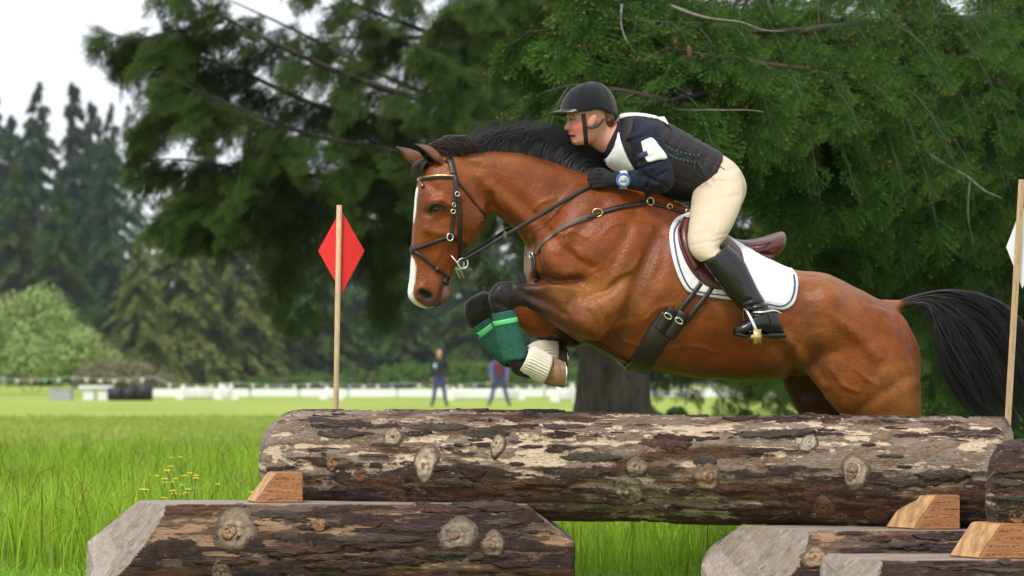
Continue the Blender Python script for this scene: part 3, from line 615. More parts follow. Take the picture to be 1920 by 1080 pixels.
# ------------------------------------------------------------------ the log jump
def log_mat(name, bark=(.056, .026, .017), wood=(.25, .160, .100), pale=(.62, .47, .33), grey=(.31, .245, .20)):
    m = bpy.data.materials.new(name); m.use_nodes = True; t = m.node_tree; b = t.nodes['Principled BSDF']; L = t.links.new
    b.inputs['Roughness'].default_value = .62; b.inputs['Specular IOR Level'].default_value = .45
    at = t.nodes.new('ShaderNodeAttribute'); at.attribute_name = 'Col'; sp = t.nodes.new('ShaderNodeSeparateColor'); L(at.outputs['Color'], sp.inputs[0])
    tc = t.nodes.new('ShaderNodeTexCoord'); mp = t.nodes.new('ShaderNodeMapping'); mp.inputs['Scale'].default_value = (1, 6, 6); L(tc.outputs['Object'], mp.inputs['Vector'])
    def noise(sc, det=8, v=mp.outputs[0]):
        n = t.nodes.new('ShaderNodeTexNoise'); n.inputs['Scale'].default_value = sc; n.inputs['Detail'].default_value = det; n.inputs['Roughness'].default_value = .7; L(v, n.inputs['Vector']); return n.outputs[0]
    def ramp(x, a, bb):
        r = t.nodes.new('ShaderNodeMapRange'); r.interpolation_type = 'SMOOTHSTEP'; r.inputs[1].default_value = a; r.inputs[2].default_value = bb; L(x, r.inputs[0]); return r.outputs[0]
    def mix(f, c1, c2):
        x = t.nodes.new('ShaderNodeMix'); x.data_type = 'RGBA'; L(f, x.inputs[0])
        for s, c in ((6, c1), (7, c2)):
            if isinstance(c, tuple): x.inputs[s].default_value = (*c, 1)
            else: L(c, x.inputs[s])
        return x.outputs[2]
    def math_(op, a, b_):
        x = t.nodes.new('ShaderNodeMath'); x.operation = op
        for s, c in ((0, a), (1, b_)):
            if isinstance(c, (int, float)): x.inputs[s].default_value = c
            else: L(c, x.inputs[s])
        return x.outputs[0]
    grain = noise(22); fine = noise(70); blot = noise(3.2, 6); rawfine = noise(28, 6, tc.outputs['Object'])
    w1 = mix(ramp(grain, .35, .65), tuple(c * .5 for c in wood), tuple(c * 1.3 for c in wood)); w1 = mix(ramp(blot, .42, .62), w1, grey)
    w1 = mix(ramp(fine, .60, .68), w1, tuple(c * .25 for c in wood))                    # dark drying cracks
    pal = mix(ramp(grain, .35, .7), pale, tuple(min(1, c * 1.45) for c in pale)); w1 = mix(ramp(math_('ADD', sp.outputs[1], math_('MULTIPLY', math_('SUBTRACT', rawfine, .5), .5)), .60, .65), w1, pal)
    w1 = mix(ramp(noise(9, 8), .63, .68), w1, pal)
    bk = mix(ramp(rawfine, .35, .7), tuple(c * .45 for c in bark), tuple(c * 1.5 for c in bark)); bk = mix(ramp(fine, .55, .72), bk, (.11, .065, .048))
    mask = math_('ADD', sp.outputs[0], math_('MULTIPLY', math_('SUBTRACT', grain, .5), .55))
    mp2 = t.nodes.new('ShaderNodeMapping'); mp2.inputs['Scale'].default_value = (1, 16, 16); L(tc.outputs['Object'], mp2.inputs['Vector'])
    crack = noise(9, 10, mp2.outputs[0]); fleck = noise(16, 8); speck = noise(55, 4, tc.outputs['Object'])
    w1 = mix(ramp(crack, .56, .66), w1, tuple(c * .18 for c in wood)); w1 = mix(ramp(fleck, .60, .64), w1, pal); w1 = mix(ramp(speck, .62, .70), w1, tuple(c * .3 for c in wood))
    bk = mix(ramp(crack, .52, .62), bk, tuple(c * .3 for c in bark)); bk = mix(ramp(fleck, .62, .67), bk, tuple(min(1, c * 1.2) for c in grey)); bk = mix(ramp(speck, .64, .72), bk, pale)
    c = mix(ramp(mask, .49, .56), w1, bk)
    c = mix(ramp(math_('ADD', sp.outputs[2], math_('MULTIPLY', math_('SUBTRACT', grain, .5), .4)), .54, .68), c, mix(ramp(crack, .42, .6), (.15, .055, .020), (.028, .014, .009)))      # rust-red inner bark; its dark tone below also stands for shade
    mp3 = t.nodes.new('ShaderNodeMapping'); mp3.inputs['Rotation'].default_value = (0, .10, .06); mp3.inputs['Scale'].default_value = (1.0, 6, 6); L(tc.outputs['Object'], mp3.inputs['Vector'])
    cg = noise(4.5, 9, mp3.outputs[0]); cw = mix(ramp(cg, .36, .64), (.27, .215, .180), (.50, .43, .38)); cw = mix(ramp(noise(7, 9, mp3.outputs[0]), .60, .66), cw, (.10, .075, .06)); cw = mix(ramp(blot, .48, .62), cw, (.42, .31, .22)); cw = mix(ramp(fine, .6, .7), cw, (.06, .045, .038))
    c = mix(ramp(math_('MULTIPLY', sp.outputs[0], -1), .1, .3), c, cw)
    L(c, b.inputs['Base Color'])
    bp = t.nodes.new('ShaderNodeBump'); bp.inputs['Strength'].default_value = .85; bp.inputs['Distance'].default_value = .012
    L(math_('ADD', math_('MULTIPLY', mask, .9), math_('SUBTRACT', math_('ADD', math_('MULTIPLY', grain, .8), math_('MULTIPLY', fine, .6)), math_('MULTIPLY', crack, .9))), bp.inputs['Height']); L(bp.outputs[0], b.inputs['Normal'])
    return m
M_log = log_mat('weathered_log'); M_logdark = log_mat('barked_log', bark=(.046, .020, .013), wood=(.19, .11, .062), pale=(.36, .215, .12), grey=(.13, .088, .064))
M_cutwood = mk('grey_cut_wood', (.36, .29, .245), rough=.8, var=.35, vscale=9, bump=.5, bscale=22, stretch=(2, 9, 9))
M_knot = mk('knot_wood', (.3, .2, .12), rough=.8, var=.45, vscale=55, bump=.8, bscale=90, attr=True, bdist=.006)
M_barks = [mk('loose_bark', (.045, .022, .017), rough=.85, var=.6, vscale=22, bump=1.0, bscale=34, stretch=(1, 5, 5), bdist=.012), mk('red_bark', (.070, .032, .021), rough=.85, var=.6, vscale=22, bump=1.0, bscale=34, stretch=(1, 5, 5), bdist=.012), mk('grey_bark', (.062, .047, .037), rough=.9, var=.6, vscale=22, bump=1.0, bscale=34, stretch=(1, 5, 5), bdist=.012)]

class Log:
    "a log between two points; own frame: t along, angle from up towards the viewer"
    def __init__(s, A, B, R, seed, taper=(1, 1)):
        s.A, s.B, s.R, s.seed, s.taper = np.asarray(A, float), np.asarray(B, float), R, seed, taper
        s.T = nrm(s.B - s.A); s.L = np.linalg.norm(s.B - s.A); s.side = nrm(np.cross(s.T, [0, 0, 1.])); s.up = np.cross(s.side, s.T)
        if s.side[1] > 0: s.side = -s.side                                # towards the viewer
    def masks(s, t, a):
        P = np.stack([t * 1.0, np.cos(a) * s.R * 6, np.sin(a) * s.R * 6], -1) + s.seed * 13.7
        big = fbm(P * np.array([1.6, 1.3, 1.3]), 3, s.seed); mid = fbm(P * np.array([6.5, 7.5, 7.5]), 4, s.seed + 5)
        bark = .5 + (big - .5) * .65 + (mid - .5) * 1.15
        pale = .5 + 1.15 * (fbm(P * np.array([9, 11, 11]), 4, s.seed + 9) - .5) + .5 * (fbm(P * np.array([.9, .9, .9]), 2, s.seed + 14) - .5); return bark, pale
    def rad(s, t, a):
        f = t / s.L; bark, pale = s.masks(t, a)
        r = s.R * (s.taper[0] * (1 - f) + s.taper[1] * f) * (1 + .05 * (fbm(np.stack([t * 1.1, np.cos(a), np.sin(a)], -1) + s.seed, 3, s.seed + 2) - .5) * 2)
        return r + .010 * smooth01(bark + s.bias(t, a), .47, .53) - .006 * smooth01(pale, .55, .6)
    def bias(s, t, a): return s.bfun(t / s.L, a) if hasattr(s, 'bfun') else 0 * t
    def point(s, t, a, r=None):
        r = s.rad(t, a) if r is None else r
        return s.A + s.T * np.asarray(t)[..., None] + (s.up * np.cos(a)[..., None] + s.side * np.sin(a)[..., None]) * r[..., None]
    def build(s, name, mat, label, cat, group, nt_=420, na=132, round0=.05, round1=.03, flat=None, cham=None, parent=None, sag0=None):
        t = np.linspace(0, s.L, nt_); a = np.linspace(0, 2 * math.pi, na, endpoint=False); TT, AA = np.meshgrid(t, a, indexing='ij')
        R = s.rad(TT, AA)
        for rr, d in ((round0, TT), (round1, s.L - TT)):
            e = np.clip(1 - d / rr, 0, 1); R = R * ((.42 + .58 * np.sqrt(1 - e ** 2 * .999)) if rr > .08 else (1 - .16 * e ** 2.2))
        V = s.point(TT, AA, R); bark, pale = s.masks(TT, AA); bark = bark + s.bias(TT, AA)
        red = fbm(np.stack([TT * 3, np.cos(AA) * 3, np.sin(AA) * 3], -1) + s.seed * 3, 4, s.seed + 20) + np.where(np.cos(AA) < -.2, .10, -.08)  # inner bark weighted to the underside, carrying shade and moisture as colour
        cut = np.zeros(V.shape[:2])
        if flat is not None:
            c_ = V[..., 2] > flat; V[..., 2] = np.minimum(V[..., 2], flat + .003 * (fbm(V * 8, 2, 3) - .5)); cut = np.maximum(cut, c_)
        for (p0, n0) in (cham or []):
            n0 = nrm(n0); d = ((V - p0) * n0).sum(-1) + .02 * (fbm(V * 7, 3, 12) - .5); c_ = d > 0; V = V - np.clip(d, 0, None)[..., None] * n0; cut = np.maximum(cut, c_)
        C = np.stack([np.where(cut > 0, -.5, bark), pale, np.where(cut > 0, 0, red)], -1).reshape(-1, 3)
        F = np.array([(i * na + j, i * na + (j + 1) % na, (i + 1) * na + (j + 1) % na, (i + 1) * na + j) for i in range(nt_ - 1) for j in range(na)], np.int32)
        o = ob(name, (V.reshape(-1, 3), F), mat, parent, colors=C, label=label, cat=cat, group=group)
        s.obj = o
        for e, sgn in ((0, -1), (nt_ - 1, 1)):                              # end grain: rings of a slightly dished face
            rim = V[e]; c = rim.mean(0); VV = []; FF = []; m = 9
            for k in range(m):
                f = 1 - k / m; VV.append(c + (rim - c) * f + s.T * sgn * (.006 * (1 - f ** 2) - .004 * (k % 2)))
            VV = np.vstack(VV + [c[None] + s.T * sgn * .006]); FF = [(k * na + j, k * na + (j + 1) % na, (k + 1) * na + (j + 1) % na, (k + 1) * na + j) for k in range(m - 1) for j in range(na)] + [((m - 1) * na + j, (m - 1) * na + (j + 1) % na, m * na) for j in range(na)]
            ob('end_grain', (VV, FF), M_cutwood, o)
        return o
    def locate(s, px, py):
        t = np.linspace(0, s.L, 260); a = np.linspace(-.25, 2.6, 150); TT, AA = np.meshgrid(t, a, indexing='ij'); P = s.A + s.T * TT[..., None] + (s.up * np.cos(AA)[..., None] + s.side * np.sin(AA)[..., None]) * s.R
        x, y = proj(P); k = np.argmin((x - px) ** 2 + (y - py) ** 2); return TT.ravel()[k], AA.ravel()[k]
    def knot(s, px, py, rw, rh, col, proud=.012, tilt=0.0):
        "branch stub cut flush: dished oval with growth rings and a collar; sizes in photo pixels"
        t0, a0 = s.locate(px, py); k = s.A[1] / FPX; rt, ra = rw * k, rh * k
        n, m = 36, 12; r_ = np.random.default_rng(int(px * 7 + py)); th = np.linspace(0, 2 * math.pi, n, endpoint=False)[None, :]; f = np.linspace(0, 1, m + 1)[:, None]
        wob = 1 + .10 * np.sin(th * 2 + r_.uniform(0, 6)) + .07 * np.sin(th * 3 + r_.uniform(0, 6)) + .05 * np.sin(th * 5 + r_.uniform(0, 6)); ox, oy = r_.uniform(-.16, .16, 2)
        u = np.cos(th) * rt * 1.22 * f * wob; v = np.sin(th) * ra * 1.22 * f * wob; u, v = u * math.cos(tilt) - v * math.sin(tilt), u * math.sin(tilt) + v * math.cos(tilt)
        g = np.hypot(np.cos(th) * f * wob - ox * (1 - f), np.sin(th) * f * wob - oy * (1 - f)); ringp = np.cos(g * 21 + .5 * np.sin(th * 3 + 1) + r_.uniform(0, 3))
        hgt = .55 * proud * (1 - smooth01(f, .5, 1)) + .0035 * np.exp(-((f - .66) / .07) ** 2) - .002 * np.exp(-((f - .78) / .05) ** 2) - .014 * smooth01(f, .82, 1) + .001 * ringp * (f < .62)
        t_ = np.clip(t0 + u, .01, s.L - .01); a_ = a0 + v / s.R; rr = s.rad(t_, a_); V = s.point(t_, a_, rr * .6 + s.R * .4 + hgt)
        nz = fbm(V * 60, 3, 4); face = np.array(col)[None, None] * (.92 + .16 * ringp + .9 * (nz - .5))[..., None] * np.where(g < .16, .6, np.where(g < .3, 1.25, 1.0))[..., None]
        coll = np.array([.095, .064, .044])[None, None] * (.35 + 1.3 * nz)[..., None]; fk = smooth01(f + .25 * (nz - .5), .58, .72)[..., None]; C = face * (1 - fk) + coll * fk
        V = V.reshape(-1, 3); C = np.clip(C.reshape(-1, 3), .004, 1)
        F = [(q * n + j, q * n + (j + 1) % n, (q + 1) * n + (j + 1) % n, (q + 1) * n + j) for q in range(m) for j in range(n)]
        ob('knot', (V, F), M_knot, s.obj, colors=C)
    def flake(s, px, py, lw, lh, lift=.009, curl=.5):
        "a loose sheet of bark standing off the wood"
        t0, a0 = s.locate(px, py); s.flake_at(t0, a0, lw * s.A[1] / FPX, lh * s.A[1] / FPX, int(px * 3 + py), lift)
    def flake_at(s, t0, a0, lt, la, seed, lift=.008):
        n, m = 34, 5; r_ = np.random.default_rng(seed); f = np.linspace(-1, 1, n)[None, :]
        def rough(): return np.convolve(r_.uniform(-1, 1, n + 4), [.2, .3, .3, .2, .1], 'valid')[None, :] * .55 + r_.uniform(-.14, .14, (1, n))
        env = (1 - np.abs(f) ** 2.2) ** .8 + .03; g0 = -env * (1 + rough()); g1 = env * (1 + rough()); q = np.linspace(0, 1, m)[:, None]; g = g0 + (g1 - g0) * q
        t_ = np.clip(t0 + f * lt + g * lt * r_.uniform(-.15, .15), .006, s.L - .006); a_ = a0 + g * la / s.R; up = (1 + f * r_.choice([-1, 1])) / 2
        r0 = s.rad(t_, a_); r1 = r0 + .0015 + lift * up ** 2 * (1 - .4 * q) + .003 * (fbm(np.stack([t_ * 40, a_ * 12, a_ * 0], -1), 2, 3) - .5); edge = np.minimum(q, 1 - q) * 2
        V = np.concatenate([s.point(t_, a_, r1 + .002 * edge).reshape(-1, 3), s.point(t_, a_, r1 - .005).reshape(-1, 3)])
        o = m * n; F = [(i * n + j, i * n + j + 1, (i + 1) * n + j + 1, (i + 1) * n + j) for i in range(m - 1) for j in range(n - 1)]
        F += [tuple(o + i for i in reversed(x)) for x in F] + [(j, o + j, o + j + 1, j + 1) for j in range(n - 1)] + [((m - 1) * n + j, (m - 1) * n + j + 1, o + (m - 1) * n + j + 1, o + (m - 1) * n + j) for j in range(n - 1)]
        ob('bark_flake', (V, F), M_barks[seed % 3], s.obj)
    def scatter_flakes(s, n, seed, f0=.04, f1=.97, amin=-.7, amax=2.5, L=(.03, .10), Wd=(.006, .016)):
        r_ = np.random.default_rng(seed)
        for i in range(n): s.flake_at(s.L * r_.uniform(f0, f1), r_.uniform(amin, amax), r_.uniform(*L), r_.uniform(*Wd), seed * 1000 + i, r_.uniform(.002, .010))

def YL(px): return np.interp(px, [500, 1900], [12.25, 11.28])
main = Log(W(503, 864, YL(503)), W(1893, 889, YL(1893)), .214, 3)
main.bfun = lambda f, a: np.interp(f, [0, .06, .12, .3, .45, .6, .8, 1], [-.28, -.12, -.02, -.02, -.09, -.11, -.13, -.15]) + np.where(np.cos(a) < .1, .07 - .10 * np.cos(a), 0)  # more dark bark below, shade and moisture put into the colour
main.build('main_log', M_log, 'long weathered log laid across the top of the jump, bark half peeled', 'log', None, 520, 150, .17, .03)
GR, OR, RD = (.30, .225, .155), (.22, .115, .045), (.15, .065, .025)
for k in [(800, 868, 24, 36, (.38, .285, .20), .018), (738, 820, 17, 22, GR, .012), (712, 792, 18, 14, GR, .010), (623, 868, 11, 18, OR, .008), (677, 891, 11, 15, RD, .008), (932, 835, 15, 22, GR, .018), (748, 930, 19, 20, RD, .008), (875, 950, 26, 18, RD, .007), (962, 940, 22, 22, RD, .008),
          (1192, 876, 20, 20, (.20, .15, .095), .014), (1180, 920, 30, 28, (.20, .155, .10), .010), (1325, 893, 23, 27, (.22, .13, .07), .016), (1518, 832, 17, 19, (.30, .25, .20), .012), (1605, 886, 26, 30, (.32, .25, .17), .020), (1600, 884, 13, 16, (.20, .13, .08), .030), (1548, 950, 24, 22, (.18, .08, .03), .008), (1645, 965, 26, 16, RD, .007)]:
    main.knot(*k)
for k in [(820, 800, 60, 9), (910, 812, 45, 8), (890, 882, 26, 14), (1110, 857, 60, 8), (1250, 832, 50, 12), (1290, 822, 60, 6), (1450, 815, 75, 8, .02), (1320, 866, 22, 12), (640, 815, 45, 7), (1700, 905, 60, 9), (1770, 890, 45, 12), (1570, 778, 60, 7), (1120, 774, 22, 6), (1010, 776, 50, 5), (1390, 786, 34, 6), (1690, 788, 40, 6), (850, 905, 40, 9), (1430, 955, 60, 9), (1060, 800, 40, 6)]:
    main.flake(*k)

main.scatter_flakes(55, 5, .09, .5, -.2, 2.5, (.02, .07), (.003, .010)); main.scatter_flakes(35, 6, .5, .97, -.2, 2.5, (.02, .06), (.003, .009))
# cross logs with milled tops
def stand(name, x0, x1, ytop, Yc, R, drop, seed, label, ch0, ch1=None):
    zt = CAMZ + (HORI - ytop) * (Yc - .12) / FPX; zc = zt - drop
    A, B = W(x0, 0, Yc), W(x1, 0, Yc); A[2] = B[2] = zc
    lg = Log(A, B, R, seed); lg.bfun = lambda f, a: .06 + 0 * f
    cham = [(W(ch0[0], ch0[1], Yc - .1), np.array(ch0[2], float))]
    if ch1: cham.append((W(ch1[0], ch1[1], Yc - .1), np.array(ch1[2], float)))
    cham.append((W(ch0[3][0], ch0[3][1], Yc - R * .93), np.array([-.70, -.42, .58]))); cham.append((W(x0 + 55, 1060, Yc - R), np.array([-.75, -.66, 0])))
    lg.build(name, M_logdark, label, 'log', 'milled cross logs carrying the jump', 420, 150, .012, .012, flat=zt, cham=cham); lg.zt = zt; return lg
s1 = stand('cross_log', 148, 1076, 944, 11.86, .272, .20, 5, 'dark milled cross log under the left end of the main log', (262, 948, (-.62, -.10, .78), (275, 1010)), (1036, 984, (.62, 0, .78)))
for k in [(440, 990, 42, 44, (.22, .155, .10), .008), (432, 1000, 14, 15, (.30, .17, .09), .020), (600, 985, 14, 14, (.22, .10, .04), .016), (860, 1002, 36, 34, (.20, .16, .12), .012), (925, 1020, 24, 24, (.22, .16, .115), .012), (852, 1004, 11, 11, (.22, .13, .08), .02), (922, 1020, 10, 10, (.24, .13, .08), .02), (417, 1070, 20, 24, (.18, .12, .075), .01)]: s1.knot(*k)
for k in [(560, 1030, 70, 9), (700, 1010, 90, 8), (650, 1060, 80, 8), (520, 965, 50, 7), (760, 1050, 80, 9), (940, 1050, 60, 8), (940, 980, 40, 7)]: s1.flake(*k)
ob('red_paint_band', box(W(1072, 1100, 11.80) , [np.array([.004, 0, 0]), np.array([0, .19, 0]), np.array([0, 0, .12])]), mk('red_paint', (.55, .02, .015), rough=.5, var=.2), s1.obj)
s2 = stand('cross_log', 1322, 2300, 993, 11.25, .275, .20, 6, 'pale ended milled cross log under the right end of the main log', (1440, 994, (-.50, -.15, .85), (1510, 1035)))
s2.knot(1527, 1047, 22, 24, (.30, .19, .11), .016)
for k in [(1680, 1022, 50, 7), (1760, 1008, 50, 7), (1640, 1012, 30, 6)]: s2.flake(*k)
s3 = stand('cross_log', 1548, 2300, 1048, 10.62, .275, .20, 7, 'nearest milled cross log at the bottom right corner', (1610, 1050, (-.50, -.15, .85), (1665, 1062)))
for k in [(1800, 1066, 50, 6), (1880, 1070, 50, 6)]: s3.flake(*k)
log2 = Log(W(1852, 934, 10.72), W(2700, 948, 10.35), .212, 9); log2.bfun = lambda f, a: .08 + 0 * f
log2.build('second_log', M_log, 'dark barked log whose rounded end shows at the right edge', 'log', None, 320, 140, .09, .03)
for k in [(1895, 880, 40, 9), (1900, 925, 40, 8), (1905, 960, 40, 9), (1890, 905, 30, 7)]: log2.flake(*k)
log2.knot(1905, 965, 20, 14, (.28, .13, .06), .010)

s1.scatter_flakes(40, 7, .30, .90, .75, 2.2, (.04, .16), (.008, .02)); s2.scatter_flakes(12, 8, .32, .6, .75, 2.0, (.04, .12)); s3.scatter_flakes(8, 9, .26, .6, .75, 1.8); log2.scatter_flakes(24, 10, .03, .35, -.2, 2.3)
# wooden chocks
def block_mat():
    return mk('sawn_fir_block', (.36, .150, .058), rough=.7, var=.4, vscale=10, bump=.35, bscale=30, stretch=(1.2, 6, 9))
M_block = block_mat(); M_blockend = mk('pale_sawn_end', (.44, .25, .11), rough=.7, var=.5, vscale=7, bump=.3, bscale=20, stretch=(4, 4, 1))
M_slit = mk('incising_slit', (.03, .012, .006), rough=.9)
def chock(poly, Yf, shift, label, depth=.14):
    "poly: front face outline in photo positions; shift: how far the back edge stands to the left, px"
    F0 = np.array([W(x, y, Yf) for x, y in poly]); dv = np.array([shift * Yf / FPX, depth, 0]); B0 = F0 + dv; n = len(poly)
    V = np.vstack([F0, B0]); F = [tuple(range(n)), tuple(n + i for i in reversed(range(n)))] + [(i, n + i, n + (i + 1) % n, (i + 1) % n) for i in range(n)]
    me = (V, F); o = ob('chock', me, M_block, None, smooth=False, label=label, cat='wood block', group='sawn wooden chocks on the cross logs')
    bm = bmesh.new(); bm.from_mesh(o.data); bmesh.ops.bevel(bm, geom=list(bm.edges), offset=.004, segments=2, affect='EDGES', clamp_overlap=True); bm.to_mesh(o.data); bm.free()
    sl = F0[[0, 1]]; q = np.array([sl[0], sl[1], sl[1] + dv, sl[0] + dv]); nn = nrm(np.cross(q[1] - q[0], q[3] - q[0])); nn = nn if nn[0] < 0 else -nn; c = q.mean(0); q = c + (q - c) * .93
    ob('sloped_face', (np.vstack([q + nn * .0025, q - nn * .004]), [(0, 1, 2, 3), (7, 6, 5, 4), (0, 4, 5, 1), (1, 5, 6, 2), (2, 6, 7, 3), (3, 7, 4, 0)]), M_blockend, o, smooth=False)
    xs = [p[0] for p in poly]; ys = [p[1] for p in poly]; V = []; F = []
    for r in range(4):
        y = min(ys) + (max(ys) - min(ys)) * (.2 + .22 * r); xl = np.interp(y, [poly[1][1], poly[0][1]], [poly[1][0], poly[0][0]]) + 8
        for x in np.arange(xl + (r % 2) * 5, max(xs) - 6, 10.5):
            b_ = box(W(x + rng.uniform(-3, 3), y + rng.uniform(-1.5, 1.5), Yf - .0005), [np.array([.0045, 0, 0]), np.array([0, .001, 0]), np.array([0, 0, .0008])]); F += [tuple(i + len(V) * 1 for i in f) for f in b_[1]]; V += list(b_[0])
    ob('incising_marks', (np.array(V), F), M_slit, o, smooth=False, kind='stuff')
chock([(478, 943), (520, 886), (568, 886), (568, 943)], 11.78, -22, 'orange sawn chock on the left cross log beside the main log end')
chock([(1714, 993), (1758, 928), (1801, 928), (1801, 993)], 11.12, -46, 'orange sawn chock wedged under the right end of the main log')
chock([(1835, 1048), (1880, 981), (1925, 981), (1925, 1048)], 10.48, -46, 'nearest orange sawn chock, at the right edge below the second log')

# ------------------------------------------------------------------ course flags
M_pole = mk('pale_pole_wood', (.52, .36, .21), rough=.65, var=.25, vscale=20, bump=.2, bscale=60, stretch=(5, 5, 1))
M_red = mk('red_flag', (.78, .020, .016), rough=.45, var=.04); M_white = mk('white_flag', (.78, .78, .82), rough=.5, var=.03)
def flag(name, base, top, r, pan, Yp, mat, label, square=False):
    A = W(*base, Yp); B = W(*top, Yp); d = (A - B) / (A[2] - B[2]); G = A + d * (0 - A[2])
    o = empty(name, G, label, 'flag', None)
    ob('pole', tube([G, A, B - nrm(B - A) * -.001, B], r, 4 if square else 14), M_pole, o, smooth=not square)
    P = np.array([W(x, y, Yp + r + .004) for x, y in pan]); n = len(P); bend = np.array([0, .015, 0]); P[1] += bend; P[3] += bend
    V = np.vstack([P, P + np.array([0, .004, 0])]); F = [(0, 1, 2), (0, 2, 3), (n, n + 2, n + 1), (n, n + 3, n + 2)] + [(i, n + i, n + (i + 1) % n, (i + 1) % n) for i in range(n)]
    ob('panel', (V, F), mat, o, smooth=False)
flag('red_flag', (630, 762), (636, 385), .0115, [(639, 393), (683, 470), (641, 549), (596, 470)], 12.55, M_red, 'red diamond flag on a thin wooden pole behind the log')
flag('white_flag', (1890, 785), (1916, 337), .013, [(1917, 385), (1952, 463), (1917, 541), (1888, 463)], 11.68, M_white, 'white diamond flag on a square wooden pole at the right edge', True)
# ------------------------------------------------------------------ bridle, breastplate, saddle, boots
M_strap = mk('dark_brown_leather', (.022, .012, .010), rough=.42, var=.25, vscale=40, bump=.15, bscale=200, spec=.5)
M_rein = mk('rubber_rein', (.018, .018, .016), rough=.6, var=.25, vscale=60, bump=.3, bscale=300)
M_worn = mk('worn_tan_leather', (.12, .07, .05), rough=.55, var=.3, vscale=30)
M_brass = mk('brass', (.72, .52, .22), rough=.28, var=.1, metal=1.0)
M_saddle = mk('burgundy_saddle_leather', (.085, .016, .013), rough=.28, var=.2, vscale=18, bump=.12, bscale=160, spec=.55)
M_pad = mk('white_quilted_cotton', (.80, .80, .81), rough=.85, var=.03, vscale=60, bump=.45, bscale=38, bdist=.012)
M_navy = mk('navy_piping', (.03, .035, .10), rough=.7, var=.1)
M_whitetrim = mk('white_binding', (.78, .78, .80), rough=.8, var=.03)
M_green = mk('dark_green_fabric', (.012, .105, .072), rough=.75, var=.3, vscale=26, bump=.6, bscale=60, stretch=(1, 1, 6), bdist=.006)
M_lime = mk('lime_tape', (.13, .62, .22), rough=.5, var=.08)
M_rubber = mk('cream_rubber', (.66, .60, .48), rough=.65, var=.14, vscale=16, bump=.2, bscale=60)

bridle = empty('bridle', H(860, 520, 0), 'dark brown leather bridle with figure eight noseband and long reins on the bay horse', 'bridle')
def both(name, VF, mat, parent):
    a = ob(name, VF, mat, parent); b = ob(name, mir(VF), mat, parent); return a, b
both('crownpiece', strap([(838, 282), (845, 302), (851, 328)], .028, .005), M_strap, bridle)
ch = both('cheekpiece', strap([(851, 326), (854, 360), (850, 400), (846, 438)], .016, .005), M_strap, bridle)
ch2 = both('bridle_cheekpiece', strap([(853, 330), (859, 370), (862, 410), (861, 450), (862, 486)], .016, .006), M_strap, bridle)
for (x, y), h_ in (((857, 364), ch2[0]), ((849, 384), ch[0]), ((849, 396), ch[0])):
    p, n = surf(x, y, .008); ob('buckle', ring(p, np.array([0, 0, 1]), np.cross(n, [0, 0, 1]), .009, .009, .002, 14, 6), M_steel, h_)
both('throatlatch', strap([(854, 336), (872, 358), (890, 380), (908, 402), (919, 422)], .011, .004), M_strap, bridle)
bb = both('browband', strap([(779, 341), (797, 335), (825, 332), (853, 333)], .017, .005), M_strap, bridle)
both('browband_trim', strap([(779, 339), (797, 333), (825, 330), (850, 331)], .006, .0035, .007), M_brass, bb[0])
nb = both('noseband', strap([(773, 468), (795, 461), (822, 451), (843, 443)], .017, .006), M_strap, bridle)
both('noseband', strap([(775, 470), (795, 484), (820, 504), (838, 518), (850, 528)], .014, .006), M_strap, bridle)
both('noseband', strap([(845, 443), (862, 452), (880, 466), (884, 474)], .016, .005), M_strap, bridle)
p, n = surf(775, 468, .004); ob('noseband_pad', ellipsoid(p, [np.array([0, 0, .020]), nrm(np.cross(n, [0, 0, 1])) * .018, n * .009]), M_strap, bridle)
p, n = surf(843, 443, .007); rg = ob('ring', ring(p, np.array([0, 0, 1.]), np.cross(n, [0, 0, 1]), .015, .013, .0028), M_steel, bridle); ob('ring', mir(ring(p, np.array([0, 0, 1.]), np.cross(n, [0, 0, 1]), .015, .013, .0028)), M_steel, bridle)
p, n = surf(820, 505, .006); both('keeper', box(p, [nrm(np.array([.6, 0, -.5])) * .010, nrm(np.array([.5, 0, .6])) * .009, n * .005]), M_strap, nb[0])
for s in (1, -1):
    c = surf(853, 492, .02)[0]; c = c if s == 1 else mirror(c)
    bit = ob('bit', ring(c + FWD * .022, np.array([0, 0, 1.]), FWD, .021, .021, .0034), M_steel, bridle)
    ob('bit_bar', tube([c + FWD * -.030 + np.array([0, 0, .036]), c, c + FWD * .028 + np.array([0, 0, -.06])], [.0045, .004, .005], 8), M_steel, bit)
    pth = np.array([H(866, 489, -.075), H(905, 467, -.10), H(945, 443, -.118), H(1000, 411, -.140), H(1060, 375, -.155), H(1110, 346, -.135)])
    pth = crom(pth, 6); pth = pth if s == 1 else mirror(pth); T = nrm(np.gradient(pth, axis=0)); Nn = np.tile(-LAT * s, (len(pth), 1)); Sd = nrm(np.cross(Nn, T))
    rn = ob('rein', ribbon(pth, Sd, Nn, np.interp(np.linspace(0, 1, len(pth)), [0, .3, .33, 1], [.013, .013, .018, .018]), .004), M_rein, bridle)
    q = H(947, 442, -.123); q = q if s == 1 else mirror(q); ob('rein_stop', ellipsoid(q, [FWD * .008, np.array([0, 0, .020]), LAT * .009]), M_worn, rn)

